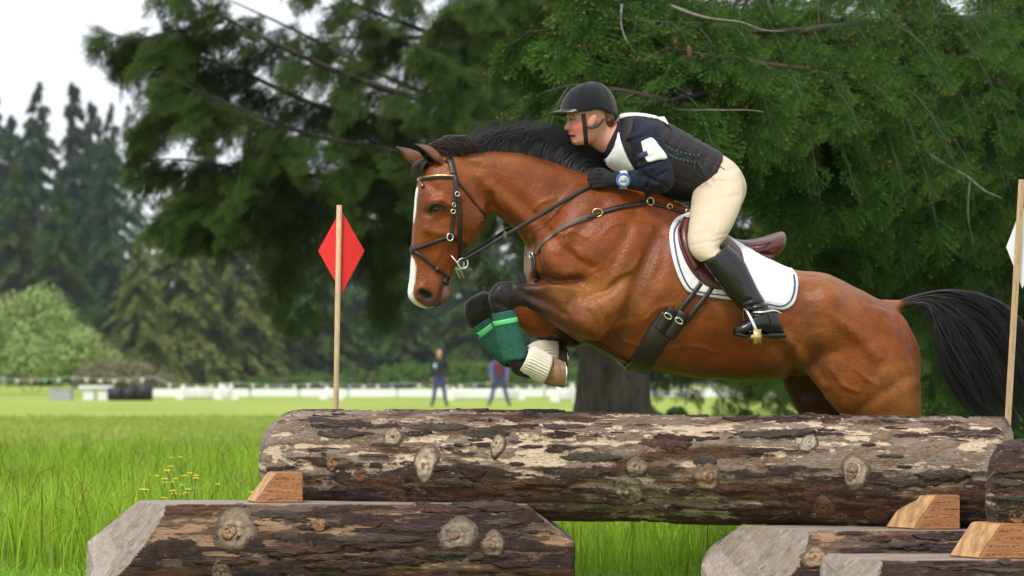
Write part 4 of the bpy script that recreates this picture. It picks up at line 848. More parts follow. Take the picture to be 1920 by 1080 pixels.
breast = empty('breastplate', H(1004, 530, 0), 'brown leather breastplate strapped across the bay horse shoulder and chest', 'breastplate')
both('shoulder_strap', strap([(1112, 406), (1085, 413), (1050, 430), (1022, 452), (1004, 478)], .026, .005), M_worn, breast)
ss = both('shoulder_strap', strap([(1216, 381), (1180, 386), (1140, 396), (1100, 409)], .022, .008, .003), M_strap, breast)
ob('chest_strap', strap([(1000, 478), (1003, 500), (1006, 528)], .024, .006, .003), M_strap, breast)
both('withers_strap', strap([(1216, 379), (1211, 362), (1206, 352)], .022, .005), M_strap, breast)
both('saddle_strap', strap([(1220, 382), (1240, 388), (1262, 394), (1286, 402)], .014, .007, .003), M_strap, breast)
ob('girth_strap', strap([(1042, 618), (1075, 643), (1110, 660), (1150, 677), (1195, 690)], .026, .006, .003), M_strap, breast)
for x, y, a, b, m in ((1120, 402, .016, .020, M_brass), (1217, 381, .016, .016, M_brass), (1254, 391, .010, .012, M_brass), (1000, 480, .012, .012, M_steel)):
    p, n = surf(x, y, .012); ob('buckle', ring(p, np.array([0, 0, 1.]), nrm(np.cross(n, [0, 0, 1])), a, b, .0032), m, breast)
p, n = surf(1288, 400, .010); ob('saddle_dee', ring(p, np.array([0, 0, 1.]), nrm(np.cross(n, [0, 0, 1])), .010, .010, .004), M_steel, breast)

pad_out = [(1292, 402), (1268, 412), (1258, 432), (1259, 465), (1268, 505), (1284, 538), (1302, 549), (1345, 556), (1400, 564), (1445, 575), (1470, 578), (1486, 567), (1492, 540), (1491, 520), (1482, 507), (1460, 497), (1420, 476), (1370, 448), (1330, 424)]
pad = empty('saddle_pad', H(1380, 578, 0), 'white quilted saddle pad with navy edge under the burgundy saddle', 'saddle pad')
pc = np.array((1380, 505))
pp = patch(pad_out, .002, .012, 18, 6, pc); both('quilted_sheet', pp, M_pad, pad)
ins = [tuple(pc + (np.array(q) - pc) * f) for q, f in zip(pad_out, [.95] * len(pad_out))]
both('piping', strap([ins[i] for i in range(1, 14)], .005, .003, .0135, 8, 1), M_navy, pad)
both('binding', strap([tuple(pc + (np.array(pad_out[i]) - pc) * .985) for i in range(0, 15)], .018, .006, .006, 8, 1), M_whitetrim, pad)

saddle = empty('saddle', H(1380, 690, 0), 'burgundy leather jumping saddle with raised cantle beneath the rider', 'saddle')
both('flap', patch([(1300, 408), (1278, 418), (1270, 436), (1272, 462), (1284, 494), (1302, 520), (1325, 538), (1352, 545), (1376, 540), (1392, 515), (1388, 480), (1372, 458), (1340, 432)], .014, .009, 14, 6, (1330, 480), .004), M_saddle, saddle)
both('knee_roll', strap([(1284, 420), (1280, 446), (1288, 480), (1304, 508)], .035, .016, .024, 6), M_saddle, saddle)
both('sweat_flap_edge', strap([(1278, 418), (1270, 438), (1274, 464), (1288, 497), (1308, 522)], .010, .004, .026, 6), M_saddle, saddle)
seat = loft([S((1284, 406), (1290, 432), .055), S((1312, 416), (1315, 452), .085), S((1350, 440), (1345, 475), .12), S((1388, 450), (1385, 492), .155, .8), S((1425, 445), (1425, 490), .17, .8), S((1452, 437), (1450, 480), .155, .8), S((1463, 434), (1461, 466), .10)], 22)
ob('seat', seat, M_saddle, saddle)
both('cantle_welt', tube([H(1380, 459, -.150), H(1410, 461, -.176), H(1440, 455, -.165), H(1460, 448, -.11)], .0035, 8, 4), M_saddle, saddle)
both('cantle_fold', tube([H(1382, 470, -.155), H(1412, 472, -.180), H(1442, 466, -.168), H(1461, 456, -.11)], .0045, 8, 4), M_saddle, saddle)
both('panel', loft([S((1375, 462), (1372, 500), .05, 1, 0, -.15), S((1410, 472), (1408, 502), .055, 1, 0, -.15), S((1445, 475), (1442, 490), .045, 1, 0, -.13)], 14), M_saddle, saddle)
both('stirrup_keeper', ring(H(1405, 486, -.215), np.array([.9, .1, -.35]), np.array([.3, .0, .9]), .030, .014, .006), M_saddle, saddle)
both('billet', strap([(1313, 532), (1298, 552), (1280, 574), (1262, 596)], .022, .006, .010), M_strap, saddle)
both('billet', strap([(1334, 540), (1318, 562), (1300, 584), (1282, 606)], .022, .006, .010), M_strap, saddle)
g1 = strap([(1258, 594), (1240, 620), (1218, 655), (1196, 690)], .098, .014, .003, 8, 2)
gp, gq = both('girth', g1, M_strap, saddle)
pA, nA = surf(1196, 688, .004); gb = []
for t in np.linspace(0, 1, 17):
    q = pA + (mirror(pA) - pA) * t; hit = HBVH.ray_cast(Vector((q[0], q[1], q[2] - .5)), Vector((0, 0, 1)))[0]; gb.append(np.array(hit) if hit is not None else q)
ob('girth', ribbon(gb, np.tile(FWD, (17, 1)), np.tile([0, 0, -1.], (17, 1)), .098, .010), M_strap, saddle)
both('girth_end', strap([(1282, 585), (1268, 610), (1254, 630)], .050, .008, .016, 6), M_strap, saddle); both('girth_end', strap([(1262, 577), (1248, 600), (1236, 618)], .046, .008, .015, 6), M_strap, saddle)
for x, y in ((1252, 590), (1272, 600)):
    p, n = surf(x, y, .026); u = nrm(surf(x - 10, y + 14)[0] - surf(x + 10, y - 14)[0]); both('buckle', ring(p, u, nrm(np.cross(n, u)), .010, .017, .003, 20, 6), M_steel, saddle)
both('stirrup_leather', strap([(1352, 540), (1365, 556), (1380, 570), (1396, 586)], .016, .006, .03, 6), M_strap, saddle)
def stirrup(s):
    ft = H(1411, 628, -.43); top = H(1396, 578, -.435)
    L_ = LAT * .062; V = []
    side1 = [top + LAT * .0, top + LAT * -.03 + (ft - top) * .2, ft - L_ + (top - ft) * .35, ft - L_]
    side2 = [top, top + LAT * .03 + (ft - top) * .2, ft + L_ + (top - ft) * .35, ft + L_]
    a = tube(side1, [.006, .007, .0075, .008], 10, 5); b = tube(side2, [.006, .007, .0075, .008], 10, 5)
    tr = box(ft + np.array([0, 0, -.008]), [LAT * .066, FWD * .020, np.array([0, 0, .007])])
    pl = box(ft - L_ * 1.08 + np.array([0, 0, -.008]), [LAT * .004, FWD * .016, np.array([0, 0, .030])])
    return [join(a, b), tr, pl]
st = stirrup(1)
so = both('stirrup_iron', st[0], M_steel, saddle); 
for s_, m_ in ((0, lambda x: x), (1, mir)): ob('tread', m_(st[1]), M_steel, so[s_]); ob('tread_end', m_(st[2]), M_brass, so[s_])

def tendon(near):
    w = -.165 if near else .165
    if near: q = [((922, 589), (963, 580), .046), ((926, 606), (970, 598), .048), ((934, 640), (979, 630), .047), ((945, 678), (990, 671), .044)]; bd = [((924, 603), (969, 594), .050), ((927, 612), (972, 603), .050)]; nm = 'dark green tendon boot with lime band on the near foreleg'
    else: q = [((883, 617), (918, 592), .046), ((892, 632), (930, 606), .048), ((915, 660), (952, 634), .047), ((943, 686), (975, 660), .044)]; bd = [((889, 627), (924, 601), .050), ((896, 636), (930, 610), .050)]; nm = 'dark green tendon boot with lime band on the far foreleg'
    o = empty('tendon_boot', H(q[-1][0][0], q[-1][0][1], w), nm, 'leg boot', 'green tendon boots on the forelegs')
    m = loft([S(a, b, h, .9, 0, w) for a, b, h in q], 40, 8); V = m[0] + (fbm(m[0] * np.array([20, 20, 90.]), 3, 4)[:, None] - .5) * .004
    ob('shell', (V, m[1]), M_green, o); ob('strap', loft([S(a, b, h, .9, 0, w) for a, b, h in bd], 40, 3), M_lime, o)
    sm = [S(a, b, h, .9, 0, w) for a, b, h in q]; sd = np.array([x[0] * .62 + x[1] * .38 - LAT * x[2] * .97 for x in sm]); ob('seam', tube(sd, .0022, 6, 4), M_green, o)
tendon(True); tendon(False)
def bell(near):
    w = -.165 if near else .165
    if near: q = [((971, 697), (990, 655), .048), ((979, 701), (1001, 650), .056), ((996, 709), (1016, 657), .062), ((1017, 719), (1035, 667), .066)]; nm = 'cream ribbed rubber bell boot above the brown hoof of the near foreleg'
    else: q = [((985, 690), (990, 648), .048), ((998, 694), (1003, 640), .056), ((1016, 694), (1020, 635), .062), ((1040, 697), (1044, 634), .064)]; nm = 'cream ribbed rubber bell boot on the far foreleg, behind the other'
    n = 144; V, F = loft([S(a, b, h, 1, 0, w) for a, b, h in q], n, 5); m = (len(V) - 2) // n
    R = V[:m * n].reshape(m, n, 3); c = R.mean(1, keepdims=True); ph = np.cos(np.linspace(0, 2 * math.pi, n, endpoint=False) * 30); f = smooth01(np.linspace(0, 1, m), .15, .35) * (1 - smooth01(np.linspace(0, 1, m), .9, 1))
    R = c + (R - c) * (1 + .035 * ph[None, :, None] * f[:, None, None])
    In = c + (R - c) * .93; V = np.vstack([R.reshape(-1, 3), In.reshape(-1, 3)]); o = m * n
    F = [f_ for f_ in F if len(f_) == 4]; F = F + [tuple(o + i for i in reversed(f_)) for f_ in F] + [(j, (j + 1) % n, o + (j + 1) % n, o + j) for j in range(n)] + [((m - 1) * n + j, o + (m - 1) * n + j, o + (m - 1) * n + (j + 1) % n, (m - 1) * n + (j + 1) % n) for j in range(n)]
    ob('bell_boot', (V, F), M_rubber, None, label=nm, cat='bell boot', group='cream bell boots on the front hooves')
bell(True); bell(False)
# ------------------------------------------------------------------ the rider
M_skin = mk('skin', (.6, .3, .22), rough=.5, var=.06, vscale=30, attr=True, spec=.4)
M_vest = mk('black_nylon_vest', (.022, .016, .020), rough=.55, var=.25, vscale=30, bump=.3, bscale=70, spec=.3)
M_shirt = mk('navy_jersey', (.010, .012, .026), rough=.8, var=.15, vscale=25, bump=.3, bscale=90, spec=.3)
M_breech = mk('cream_breeches', (.62, .50, .37), rough=.85, var=.06, vscale=20, bump=.2, bscale=120, spec=.2)
M_boot = mk('black_polished_leather', (.008, .008, .009), rough=.24, var=.2, vscale=20, bump=.06, bscale=70, spec=.55)
M_glove = mk('black_knit_glove', (.010, .010, .012), rough=.85, var=.2, vscale=50, bump=.5, bscale=200)
M_helmet = mk('black_velvet', (.008, .008, .011), rough=.9, var=.2, vscale=80, bump=.2, bscale=400, sheen=.25, spec=.2)
M_blackplastic = mk('black_plastic', (.012, .012, .013), rough=.35, var=.1)
M_bib = mk('white_bib_cloth', (.78, .80, .77), rough=.8, var=.05, vscale=12, bump=.3, bscale=14)
M_rhair = mk('auburn_hair', (.13, .055, .018), rough=.5, var=.35, vscale=50)
M_watchblue = mk('blue_watch_bezel', (.06, .14, .42), rough=.35, var=.1)
M_watchwhite = mk('pale_watch_face', (.62, .66, .60), rough=.4, var=.06)
M_lace = mk('black_cord', (.012, .011, .012), rough=.6)
M_eyelet = mk('verdigris_eyelet', (.10, .22, .20), rough=.35, metal=.6)

torso_s = [S((1158, 224), (1128, 282), .075), S((1178, 219), (1142, 306), .150, .85), S((1216, 223), (1182, 336), .185, .8), S((1260, 245), (1226, 352), .180, .8), S((1305, 268), (1272, 366), .155, .85), S((1338, 288), (1298, 374), .162, .85), S((1362, 302), (1312, 388), .175, .85)]
hip_s = [S((1322, 280), (1284, 366), .150, .85), S((1350, 292), (1302, 380), .172, .85), S((1376, 312), (1312, 398), .185, .85), S((1392, 346), (1318, 410), .180, .85), S((1388, 378), (1334, 414), .14), S((1370, 400), (1345, 412), .08)]
def thigh_s(s):
    return [S((1308, 338), (1386, 318), .085, 1, 0, s * .10), S((1300, 365), (1392, 352), .095, 1, 0, s * .15), S((1296, 395), (1388, 385), .092, 1, 0, s * .215), S((1293, 425), (1374, 420), .080, 1, 0, s * .275), S((1291, 452), (1358, 448), .070, 1, 0, s * .315), S((1299, 476), (1346, 464), .064, 1, 0, s * .34), S((1316, 492), (1352, 474), .058, 1, 0, s * .36)]
def calf_s(s, g=0):
    return [S((1303, 474), (1338, 446), .056, 1, 0, s * .35), S((1318, 494), (1362, 458), .060, 1, 0, s * .365), S((1342, 524), (1390, 484), .061, 1, 0, s * .385), S((1366, 552), (1408, 518), .054, 1, 0, s * .40), S((1388, 574), (1425, 552), .046, 1, 0, s * .415), S((1402, 586), (1442, 574), .044, 1, 0, s * .425), S((1408, 600), (1458, 588), .044, 1, 0, s * .43)]
def foot_s(s):
    return [S((1452, 580), (1470, 630), .034, 1, 0, s * .43), S((1436, 576), (1452, 630), .042, 1, 0, s * .432), S((1415, 586), (1428, 624), .044, 1, 0, s * .435), S((1398, 600), (1405, 626), .046, 1, 0, s * .437), S((1384, 608), (1386, 630), .040, 1, 0, s * .437), S((1375, 615), (1377, 626), .022, 1, 0, s * .435)]
def uparm_s(s):
    return [S((1188, 222), (1172, 268), .055, 1, 0, s * .125), S((1226, 232), (1180, 256), .062, 1, 0, s * .195), S((1242, 262), (1192, 286), .066, 1, 0, s * .232), S((1252, 296), (1198, 314), .060, 1, 0, s * .25), S((1262, 326), (1208, 336), .055, 1, 0, s * .258), S((1260, 348), (1218, 352), .048, 1, 0, s * .258), S((1244, 362), (1228, 342), .034, 1, 0, s * .255)]
def lowarm_s(s):
    return [S((1252, 346), (1240, 362), .034, 1, 0, s * .257), S((1232, 324), (1236, 362), .046, 1, 0, s * .25), S((1206, 320), (1206, 358), .043, 1, 0, s * .225), S((1186, 321), (1186, 354), .037, 1, 0, s * .195), S((1166, 324), (1166, 350), .030, 1, 0, s * .168), S((1152, 324), (1152, 350), .028, 1, 0, s * .155)]
head_s = [S((1082, 168), (1126, 166), .035), S((1066, 186), (1143, 186), .066), S((1063, 205), (1149, 208), .075), S((1065, 222), (1149, 226), .075, .95, .0), S((1065, 233), (1144, 238), .071, .95, -.05), S((1066, 245), (1134, 250), .064, .9, -.12), S((1068, 256), (1126, 260), .056, .9, -.18), S((1071, 266), (1116, 268), .045, .9, -.2), S((1078, 273), (1103, 272), .026)]
nose = loft([S((1068, 218), (1074, 222), .007), S((1062, 230), (1076, 232), .010), S((1056, 240), (1076, 240), .014), S((1060, 245), (1076, 247), .011)], 12)
lips = join(ellipsoid(H(1069, 252, 0), [FWD * .010, LAT * .020, np.array([0, 0, .006])]), ellipsoid(H(1072, 258.5, 0), [FWD * .009, LAT * .018, np.array([0, 0, .006])]))
chin_r = ellipsoid(H(1079, 266, 0), [FWD * .016, LAT * .020, np.array([0, 0, .014])])
neck_r = [S((1100, 252), (1146, 222), .055), S((1108, 272), (1160, 232), .058), S((1130, 288), (1172, 238), .072)]
def hand(s):
    c = lambda x, y, w: H(x, y, s * w)
    palm = loft([S((1164, 326), (1164, 349), .022, 1, 0, s * .165), S((1146, 322), (1146, 352), .024, 1, 0, s * .150), S((1128, 322), (1130, 355), .024, 1, 0, s * .140), S((1117, 325), (1119, 353), .018, 1, 0, s * .135)], 16)
    fs = [palm]
    for i in range(4):
        y = 326 + i * 8.0; r = (.0100, .0105, .0100, .0088)[i]; x0 = 1121 + (0, -1, 1, 4)[i]
        fs.append(tube([c(x0 + 10, y, .150), c(x0 - 4, y - 1, .152), c(x0 - 13, y + 1, .140), c(x0 - 15, y + 3, .118), c(x0 - 6, y + 4, .103), c(x0 + 5, y + 4, .106)], [r * .9, r, r * 1.02, r * .95, r * .88, r * .7], 10, 4))
    fs.append(tube([c(1146, 329, .128), c(1132, 321, .122), c(1120, 319, .120), c(1109, 322, .120)], [.014, .0125, .011, .008], 10, 4))
    return fs
rider = empty('person', H(1340, 632, 0), 'rider in black helmet, laced black vest and cream breeches crouched over the horse', 'person')
def sk(lofts, vox, it): return remesh(join(*lofts), vox, it)
body_l = [loft(head_s, 22), nose, lips, chin_r, loft(neck_r, 18), loft(torso_s, 22, 4, -.016), loft(hip_s, 22, 4, -.014)]
for s in (-1, 1):
    body_l += [loft(thigh_s(s), 18, 4, -.016), loft(calf_s(s)[1:], 16, 4, -.014), loft(foot_s(s), 14, 4, -.010), loft(uparm_s(s)[1:], 16, 4, -.016), loft(lowarm_s(s), 16, 4, -.010)]
    body_l += [loft([S((1164, 328), (1164, 347), .018, 1, 0, s * .165), S((1122, 328), (1124, 350), .015, 1, 0, s * .138)], 12)]
BV, BF = remesh(join(*body_l), .0048, 4)
x_, y_, w_ = side_coords(BV); Nb = vnormals(BV, BF); D = np.zeros(len(BV)); fc = (y_ < 285) & (x_ < 1160)
for pts, r, h in [([(1067, 224), (1076, 225)], 4.5, -.009), ([(1064, 217), (1076, 217)], 3.5, .005), ([(1078, 240), (1088, 240)], 9, .004), ([(1066, 255.4), (1078, 256)], 1.8, -.006), ([(1064, 246), (1072, 248)], 2.5, -.004), ([(1072, 262), (1080, 262)], 3, -.003)]:
    d = seg_dist(x_, y_, pts); D += np.where(fc, h * np.exp(-(d / r) ** 2), 0) * (smooth01(np.abs(w_), .008, .02) if r in (4.5, 9) else 1)
BV = BV + Nb * D[:, None]
C = np.tile([.60, .275, .21], (len(BV), 1)); nn = fbm(BV * 30, 3, 2)
C = mixc(C, np.array([.62, .13, .10]), .85 * np.exp(-(seg_dist(x_, y_, [(1080, 240), (1092, 236)]) / 11) ** 2)); C = mixc(C, np.array([.58, .20, .15]), .5 * np.exp(-(seg_dist(x_, y_, [(1056, 239), (1062, 242)]) / 5) ** 2))
C = mixc(C, np.array([.55, .20, .16]), .7 * np.exp(-(seg_dist(x_, y_, [(1110, 262), (1135, 272)]) / 14) ** 2))
C = mixc(C, np.array([.42, .13, .12]), fc * np.exp(-(seg_dist(x_, y_, [(1065, 252), (1076, 254)]) / 2.2) ** 2)); C = mixc(C, np.array([.42, .13, .12]), fc * np.exp(-(seg_dist(x_, y_, [(1067, 258), (1076, 258)]) / 2.0) ** 2))
C = mixc(C, np.array([.06, .012, .012]), fc * np.exp(-(seg_dist(x_, y_, [(1066, 255.3), (1076, 256)]) / 1.7) ** 2))
C = mixc(C, np.array([.16, .075, .04]), fc * .8 * np.exp(-(seg_dist(x_, y_, [(1063, 217), (1070, 215.5), (1078, 217)]) / 1.8) ** 2) * (np.abs(w_) > .012))
C = mixc(C, np.array([.22, .10, .08]), fc * .55 * np.exp(-(seg_dist(x_, y_, [(1066, 224), (1075, 224)]) / 3.0) ** 2))
rbody = ob('body', (BV, BF), M_skin, rider, colors=C * (.92 + .16 * nn[:, None]))
RB = BVHTree.FromPolygons([Vector(v) for v in BV], [tuple(f) for f in BF])
M_eyewhite = mk('eye_white', (.6, .58, .55), rough=.15, var=.03)
for s in (1, -1):
    p, n = surf(1070.5, 224.5, bvh=RB); fm = (lambda v: v) if s == 1 else mir
    e = ob('eye', fm(ellipsoid(p - n * .003, [FWD * .007, LAT * .007, np.array([0, 0, .0052])])), M_eyewhite, rider)
    ob('iris', fm(ellipsoid(p - n * .003 - FWD * .0035 - LAT * .0035, [FWD * .0048, LAT * .0048, np.array([0, 0, .0046])])), M_eye, e)
    # ear
    p, n = surf(1110, 225, bvh=RB); er = ellipsoid(p + n * .006, [np.array([.35, 0, .95]) * .030, np.array([.95, 0, -.35]) * .017, n * .010]); q = er[0] - (p + n * .006)
    ob('ear', fm(er), M_skin, rider, colors=np.tile([.60, .24, .18], (len(er[0]), 1)))
hr = remesh(join(loft([S((1116, 205), (1150, 210), .070), S((1120, 222), (1151, 226), .074), S((1124, 236), (1150, 240), .060), S((1132, 246), (1148, 246), .03)], 18), ellipsoid(H(1143, 240, 0), [FWD * .018, LAT * .03, np.array([0, 0, .022])])), .005, 3)
ob('hair', (hr[0] + (fbm(hr[0] * np.array([30, 30, 120.]), 3, 3)[:, None] - .5) * .008, hr[1]), M_rhair, rider)

# helmet
def dome():
    V = []; n, m = 72, 22; base = H(1104, 213, 0); rx, rz, ry = .121, .131, .098
    for i in range(m + 1):
        t = math.pi / 2 * i / m
        for j in range(n):
            a = 2 * math.pi * j / n; ca, sa = math.cos(a), math.sin(a)
            low = (.013 * max(0, ca) ** 2 - .012 * math.exp(-((abs(math.atan2(sa, -ca)) - 1.75) / .28) ** 2)) if i == 0 or True else 0
            z = rz * math.sin(t) - low * math.cos(t) ** 4
            r = math.cos(t) ** .92 if i < m else 0
            V.append(base + FWD * (rx * ca * r + .004 * math.sin(t)) + LAT * ry * sa * r + np.array([0, 0, z]) * (1 + .03 * ca))
    F = [(i * n + j, i * n + (j + 1) % n, (i + 1) * n + (j + 1) % n, (i + 1) * n + j) for i in range(m) for j in range(n)]
    V = np.array(V); o = len(V); c = base; V2 = c + (V - c) * .90
    F2 = [tuple(o + i for i in reversed(f)) for f in F] + [(j, o + j, o + (j + 1) % n, (j + 1) % n) for j in range(n)]
    return np.vstack([V, V2]), F + F2
hel = ob('helmet', dome(), M_helmet, rider)
def peak():
    V = []; n = 24; c = H(1104, 213, 0)
    for layer in (0, 1):
        for k in range(7):
            f = k / 6
            for a in np.linspace(-1.05, 1.05, n):
                inn = -FWD * .116 * math.cos(a) + LAT * .096 * math.sin(a); out = inn - FWD * .052 * max(0, math.cos(a * 1.45)) ** .7
                p = c + inn * (1 - f) + out * f + np.array([0, 0, .012 - .016 * f * (1) + .004 * math.cos(a) - layer * (.007 - .003 * f)])
                V.append(p)
    m = 7; o = m * n; F = [(k * n + j, k * n + j + 1, (k + 1) * n + j + 1, (k + 1) * n + j) for k in range(m - 1) for j in range(n - 1)]
    F = F + [tuple(o + i for i in reversed(f)) for f in F] + [((m - 1) * n + j, (m - 1) * n + j + 1, o + (m - 1) * n + j + 1, o + (m - 1) * n + j) for j in range(n - 1)]
    return np.array(V), F
ob('peak', peak(), M_blackplastic, hel)
for a in (0.9, 2.1, -0.9, -2.1):
    ob('seam', tube([H(1104, 213, 0) + FWD * .1225 * math.cos(a) * math.cos(t) ** .92 + LAT * .0995 * math.sin(a) * math.cos(t) ** .92 + np.array([0, 0, .1325 * math.sin(t) * (1 + .03 * math.cos(a))]) for t in np.linspace(.1, 1.5, 12)], .0012, 6), M_helmet, hel)
ob('button', ellipsoid(H(1106, 154.5, 0), [FWD * .009, LAT * .009, np.array([0, 0, .004])]), M_helmet, hel)
both('harness', strap([(1094, 214), (1096, 235), (1098, 255), (1099, 270)], .018, .003, .002, 6, bvh=RB), M_blackplastic, hel)
both('harness', tube([surf(1099, 238, .006, bvh=RB)[0], surf(1112, 238, .016, bvh=RB)[0], surf(1122, 232, .012, bvh=RB)[0], surf(1130, 224, .006, bvh=RB)[0]], .005, 8, 4), M_blackplastic, hel)
ob('chin_strap', tube([surf(1099, 270, .003, bvh=RB)[0], H(1098, 277, 0), mirror(surf(1099, 270, .003, bvh=RB)[0])], .006, 8, 5), M_blackplastic, hel)

def cloth(VF, amp, sc, seed): 
    V, F = VF; N = vnormals(V, F); return V + N * ((fbm(V * sc, 3, seed) - .5) * amp)[:, None], F
shirt = sk([loft(torso_s[:5], 22, 4, .000)] + [loft(uparm_s(s), 20, 4, .004) for s in (-1, 1)] + [loft(lowarm_s(s), 18, 4, .004) for s in (-1, 1)], .006, 4)
V, F = cloth(shirt, .008, np.array([16, 16, 16.]), 5); N = vnormals(V, F); x_, y_, w_ = side_coords(V)
fold = np.zeros(len(V))
for pts, r, h in [([(1205, 322), (1216, 340), (1212, 352)], 3.5, -.006), ([(1222, 322), (1226, 345)], 3, -.005), ([(1196, 318), (1240, 300)], 3, -.005), ([(1195, 305), (1225, 292)], 3, -.004), ([(1185, 262), (1215, 252)], 3, -.004), ([(1206, 330), (1240, 344), (1252, 352)], 4, -.005), ([(1192, 326), (1196, 350)], 3, -.004), ([(1232, 330), (1250, 322)], 3, -.004)]:
    fold += h * np.exp(-(seg_dist(x_, y_, pts) / r) ** 2)
V = V + N * (fold * 1.5)[:, None]
shirt_o = ob('shirt', (V, F), M_shirt, rider)
SB = BVHTree.FromPolygons([Vector(v) for v in V], [tuple(f) for f in F])
vest_s = [S((1164, 214), (1137, 300), .105, .85), S((1180, 214), (1146, 312), .150, .8), S((1216, 220), (1182, 342), .185, .75), S((1260, 242), (1226, 360), .185, .75), S((1305, 266), (1272, 374), .166, .8), S((1332, 281), (1292, 376), .166, .8), S((1347, 289), (1304, 372), .164, .8)]
vest = sk([loft(vest_s, 26, 5, .008)], .006, 3)
V, F = cloth(vest, .006, np.array([10, 10, 10.]), 8); N = vnormals(V, F); x_, y_, w_ = side_coords(V)
pan = np.zeros(len(V))
for k in range(7):                                             # channels between the foam panels
    x0 = 1238 + k * 17; pan += -.005 * np.exp(-(seg_dist(x_, y_, [(x0 + 14, 232 + k * 8), (x0 - 10, 275 + k * 9)]) / 2.2) ** 2)
pan += -.006 * np.exp(-(seg_dist(x_, y_, [(1236, 262), (1262, 280), (1290, 290), (1318, 296)]) / 3.0) ** 2) - .005 * np.exp(-(seg_dist(x_, y_, [(1248, 330), (1300, 345)]) / 3) ** 2)
V = V + N * (pan * .8)[:, None]
vest_o = ob('vest', (V, F), M_vest, rider)
VB = BVHTree.FromPolygons([Vector(v) for v in V], [tuple(f) for f in F])
up_ = crom(np.array([(1241, 268), (1260, 281), (1285, 288), (1309, 292)], float), 3); lo_ = crom(np.array([(1246, 284), (1262, 294), (1282, 300), (1303, 304)], float), 3)
zig = []
for k in range(len(up_)):
    zig += [surf(*(up_[k]), .003, bvh=VB)[0], surf(*(lo_[k]), .003, bvh=VB)[0]]
    for q in (up_[k], lo_[k]):
        p, n = surf(*q, .003, bvh=VB); ob('eyelet', ring(p, np.array([0, 0, 1.]), nrm(np.cross(n, [0, 0, 1])), .004, .004, .0016, 10, 5), M_eyelet, vest_o)
ob('lacing', tube(zig, .0022, 6), M_lace, vest_o)
p = surf(1306, 298, .004, bvh=VB)[0]
def off_(dx, dy, dw): return p + np.array([dx * .00222, 0, -dy * .00222]) - LAT * dw
for pts in ([(0, 0, 0), (20, 8, .05), (36, 16, .05), (46, 22, .045)], [(0, 0, 0), (4, 15, .03), (14, 30, .05), (16, 38, .05), (10, 36, .05), (4, 20, .04), (-1, 4, .01)], [(0, 0, 0), (-6, 14, .02), (-4, 28, .03), (6, 34, .03), (6, 22, .03), (0, 4, .01)]):
    ob('lace', tube([off_(*q) for q in pts], .0022, 6, 4), M_lace, vest_o)
bib = ob('bib', patch([(1164, 217), (1155, 232), (1150, 256), (1143, 288), (1130, 284), (1117, 284), (1117, 300), (1126, 318), (1160, 322), (1190, 324), (1178, 298), (1166, 268), (1161, 240)], .003, .004, 10, 5, (1153, 284), bvh=VB), M_bib, rider)
ob('bib_shoulder', strap([(1163, 220), (1180, 216.5), (1205, 217), (1232, 222)], .026, .004, .003, 6, bvh=VB), M_bib, bib)
bp = [surf(1228, 222, .006, bvh=VB)[0], surf(1246, 231, .006, bvh=VB)[0], surf(1260, 244, .004, bvh=VB)[0]]
bk = [bp[0] + np.array([0, .06, .006]), bp[1] + np.array([0, .06, .028]), bp[2] + np.array([0, .05, .004])]
ob('bib_back', join((np.array([bp[0], bp[1], bp[2], bk[2], bk[1], bk[0]]), [(0, 1, 4, 5), (1, 2, 3, 4)]), (np.array([bp[0], bp[1], bp[2], bk[2], bk[1], bk[0]]) + np.array([0, 0, -.004]), [(0, 1, 4, 5), (1, 2, 3, 4)])), M_bib, bib)
ab = ob('arm_card', patch([(1203, 266), (1222, 259), (1236, 275), (1250, 296), (1232, 300), (1214, 303), (1207, 284)], .003, .003, 8, 4, bvh=SB), M_bib, rider)
ob('arm_card_strap', strap([(1200, 293), (1208, 290), (1215, 287)], .022, .005, .003, 4, bvh=SB), M_navy, ab)
br = sk([loft(hip_s, 24, 4, .002)] + [loft(thigh_s(s), 20, 4, .003) for s in (-1, 1)], .006, 5)
V, F = cloth(br, .0025, np.array([9, 9, 9.]), 4); N = vnormals(V, F); x_, y_, w_ = side_coords(V)
wr_ = np.zeros(len(V))
for pts, r, h in [([(1300, 352), (1325, 338), (1350, 330)], 3, -.005), ([(1304, 340), (1322, 322), (1338, 312)], 3, -.005), ([(1302, 366), (1318, 352)], 3, -.004), ([(1298, 330), (1312, 312)], 3, -.004), ([(1332, 455), (1356, 448)], 2.5, -.004), ([(1340, 442), (1362, 438)], 2.5, -.003), ([(1345, 335), (1385, 342)], 4, -.002), ([(1352, 380), (1350, 420), (1340, 450)], 1.6, .0025)]:
    wr_ += h * np.exp(-(seg_dist(x_, y_, pts) / r) ** 2)
for pts, r, h in [([(1312, 300), (1330, 318), (1336, 345)], 3.5, -.004), ([(1300, 385), (1330, 372), (1352, 372)], 4, -.0035), ([(1296, 410), (1320, 402)], 3.5, -.003), ([(1318, 330), (1345, 350), (1360, 380)], 5, -.003), ([(1300, 440), (1325, 436)], 3.5, -.003), ([(1298, 460), (1330, 452)], 3, -.0035), ([(1370, 322), (1350, 345), (1330, 358)], 4, -.003), ([(1386, 365), (1362, 372)], 4, -.003)]:
    wr_ += h * np.exp(-(seg_dist(x_, y_, pts) / r) ** 2)
V = V + N * (wr_ * .8)[:, None]; ob('breeches', (V, F), M_breech, rider)
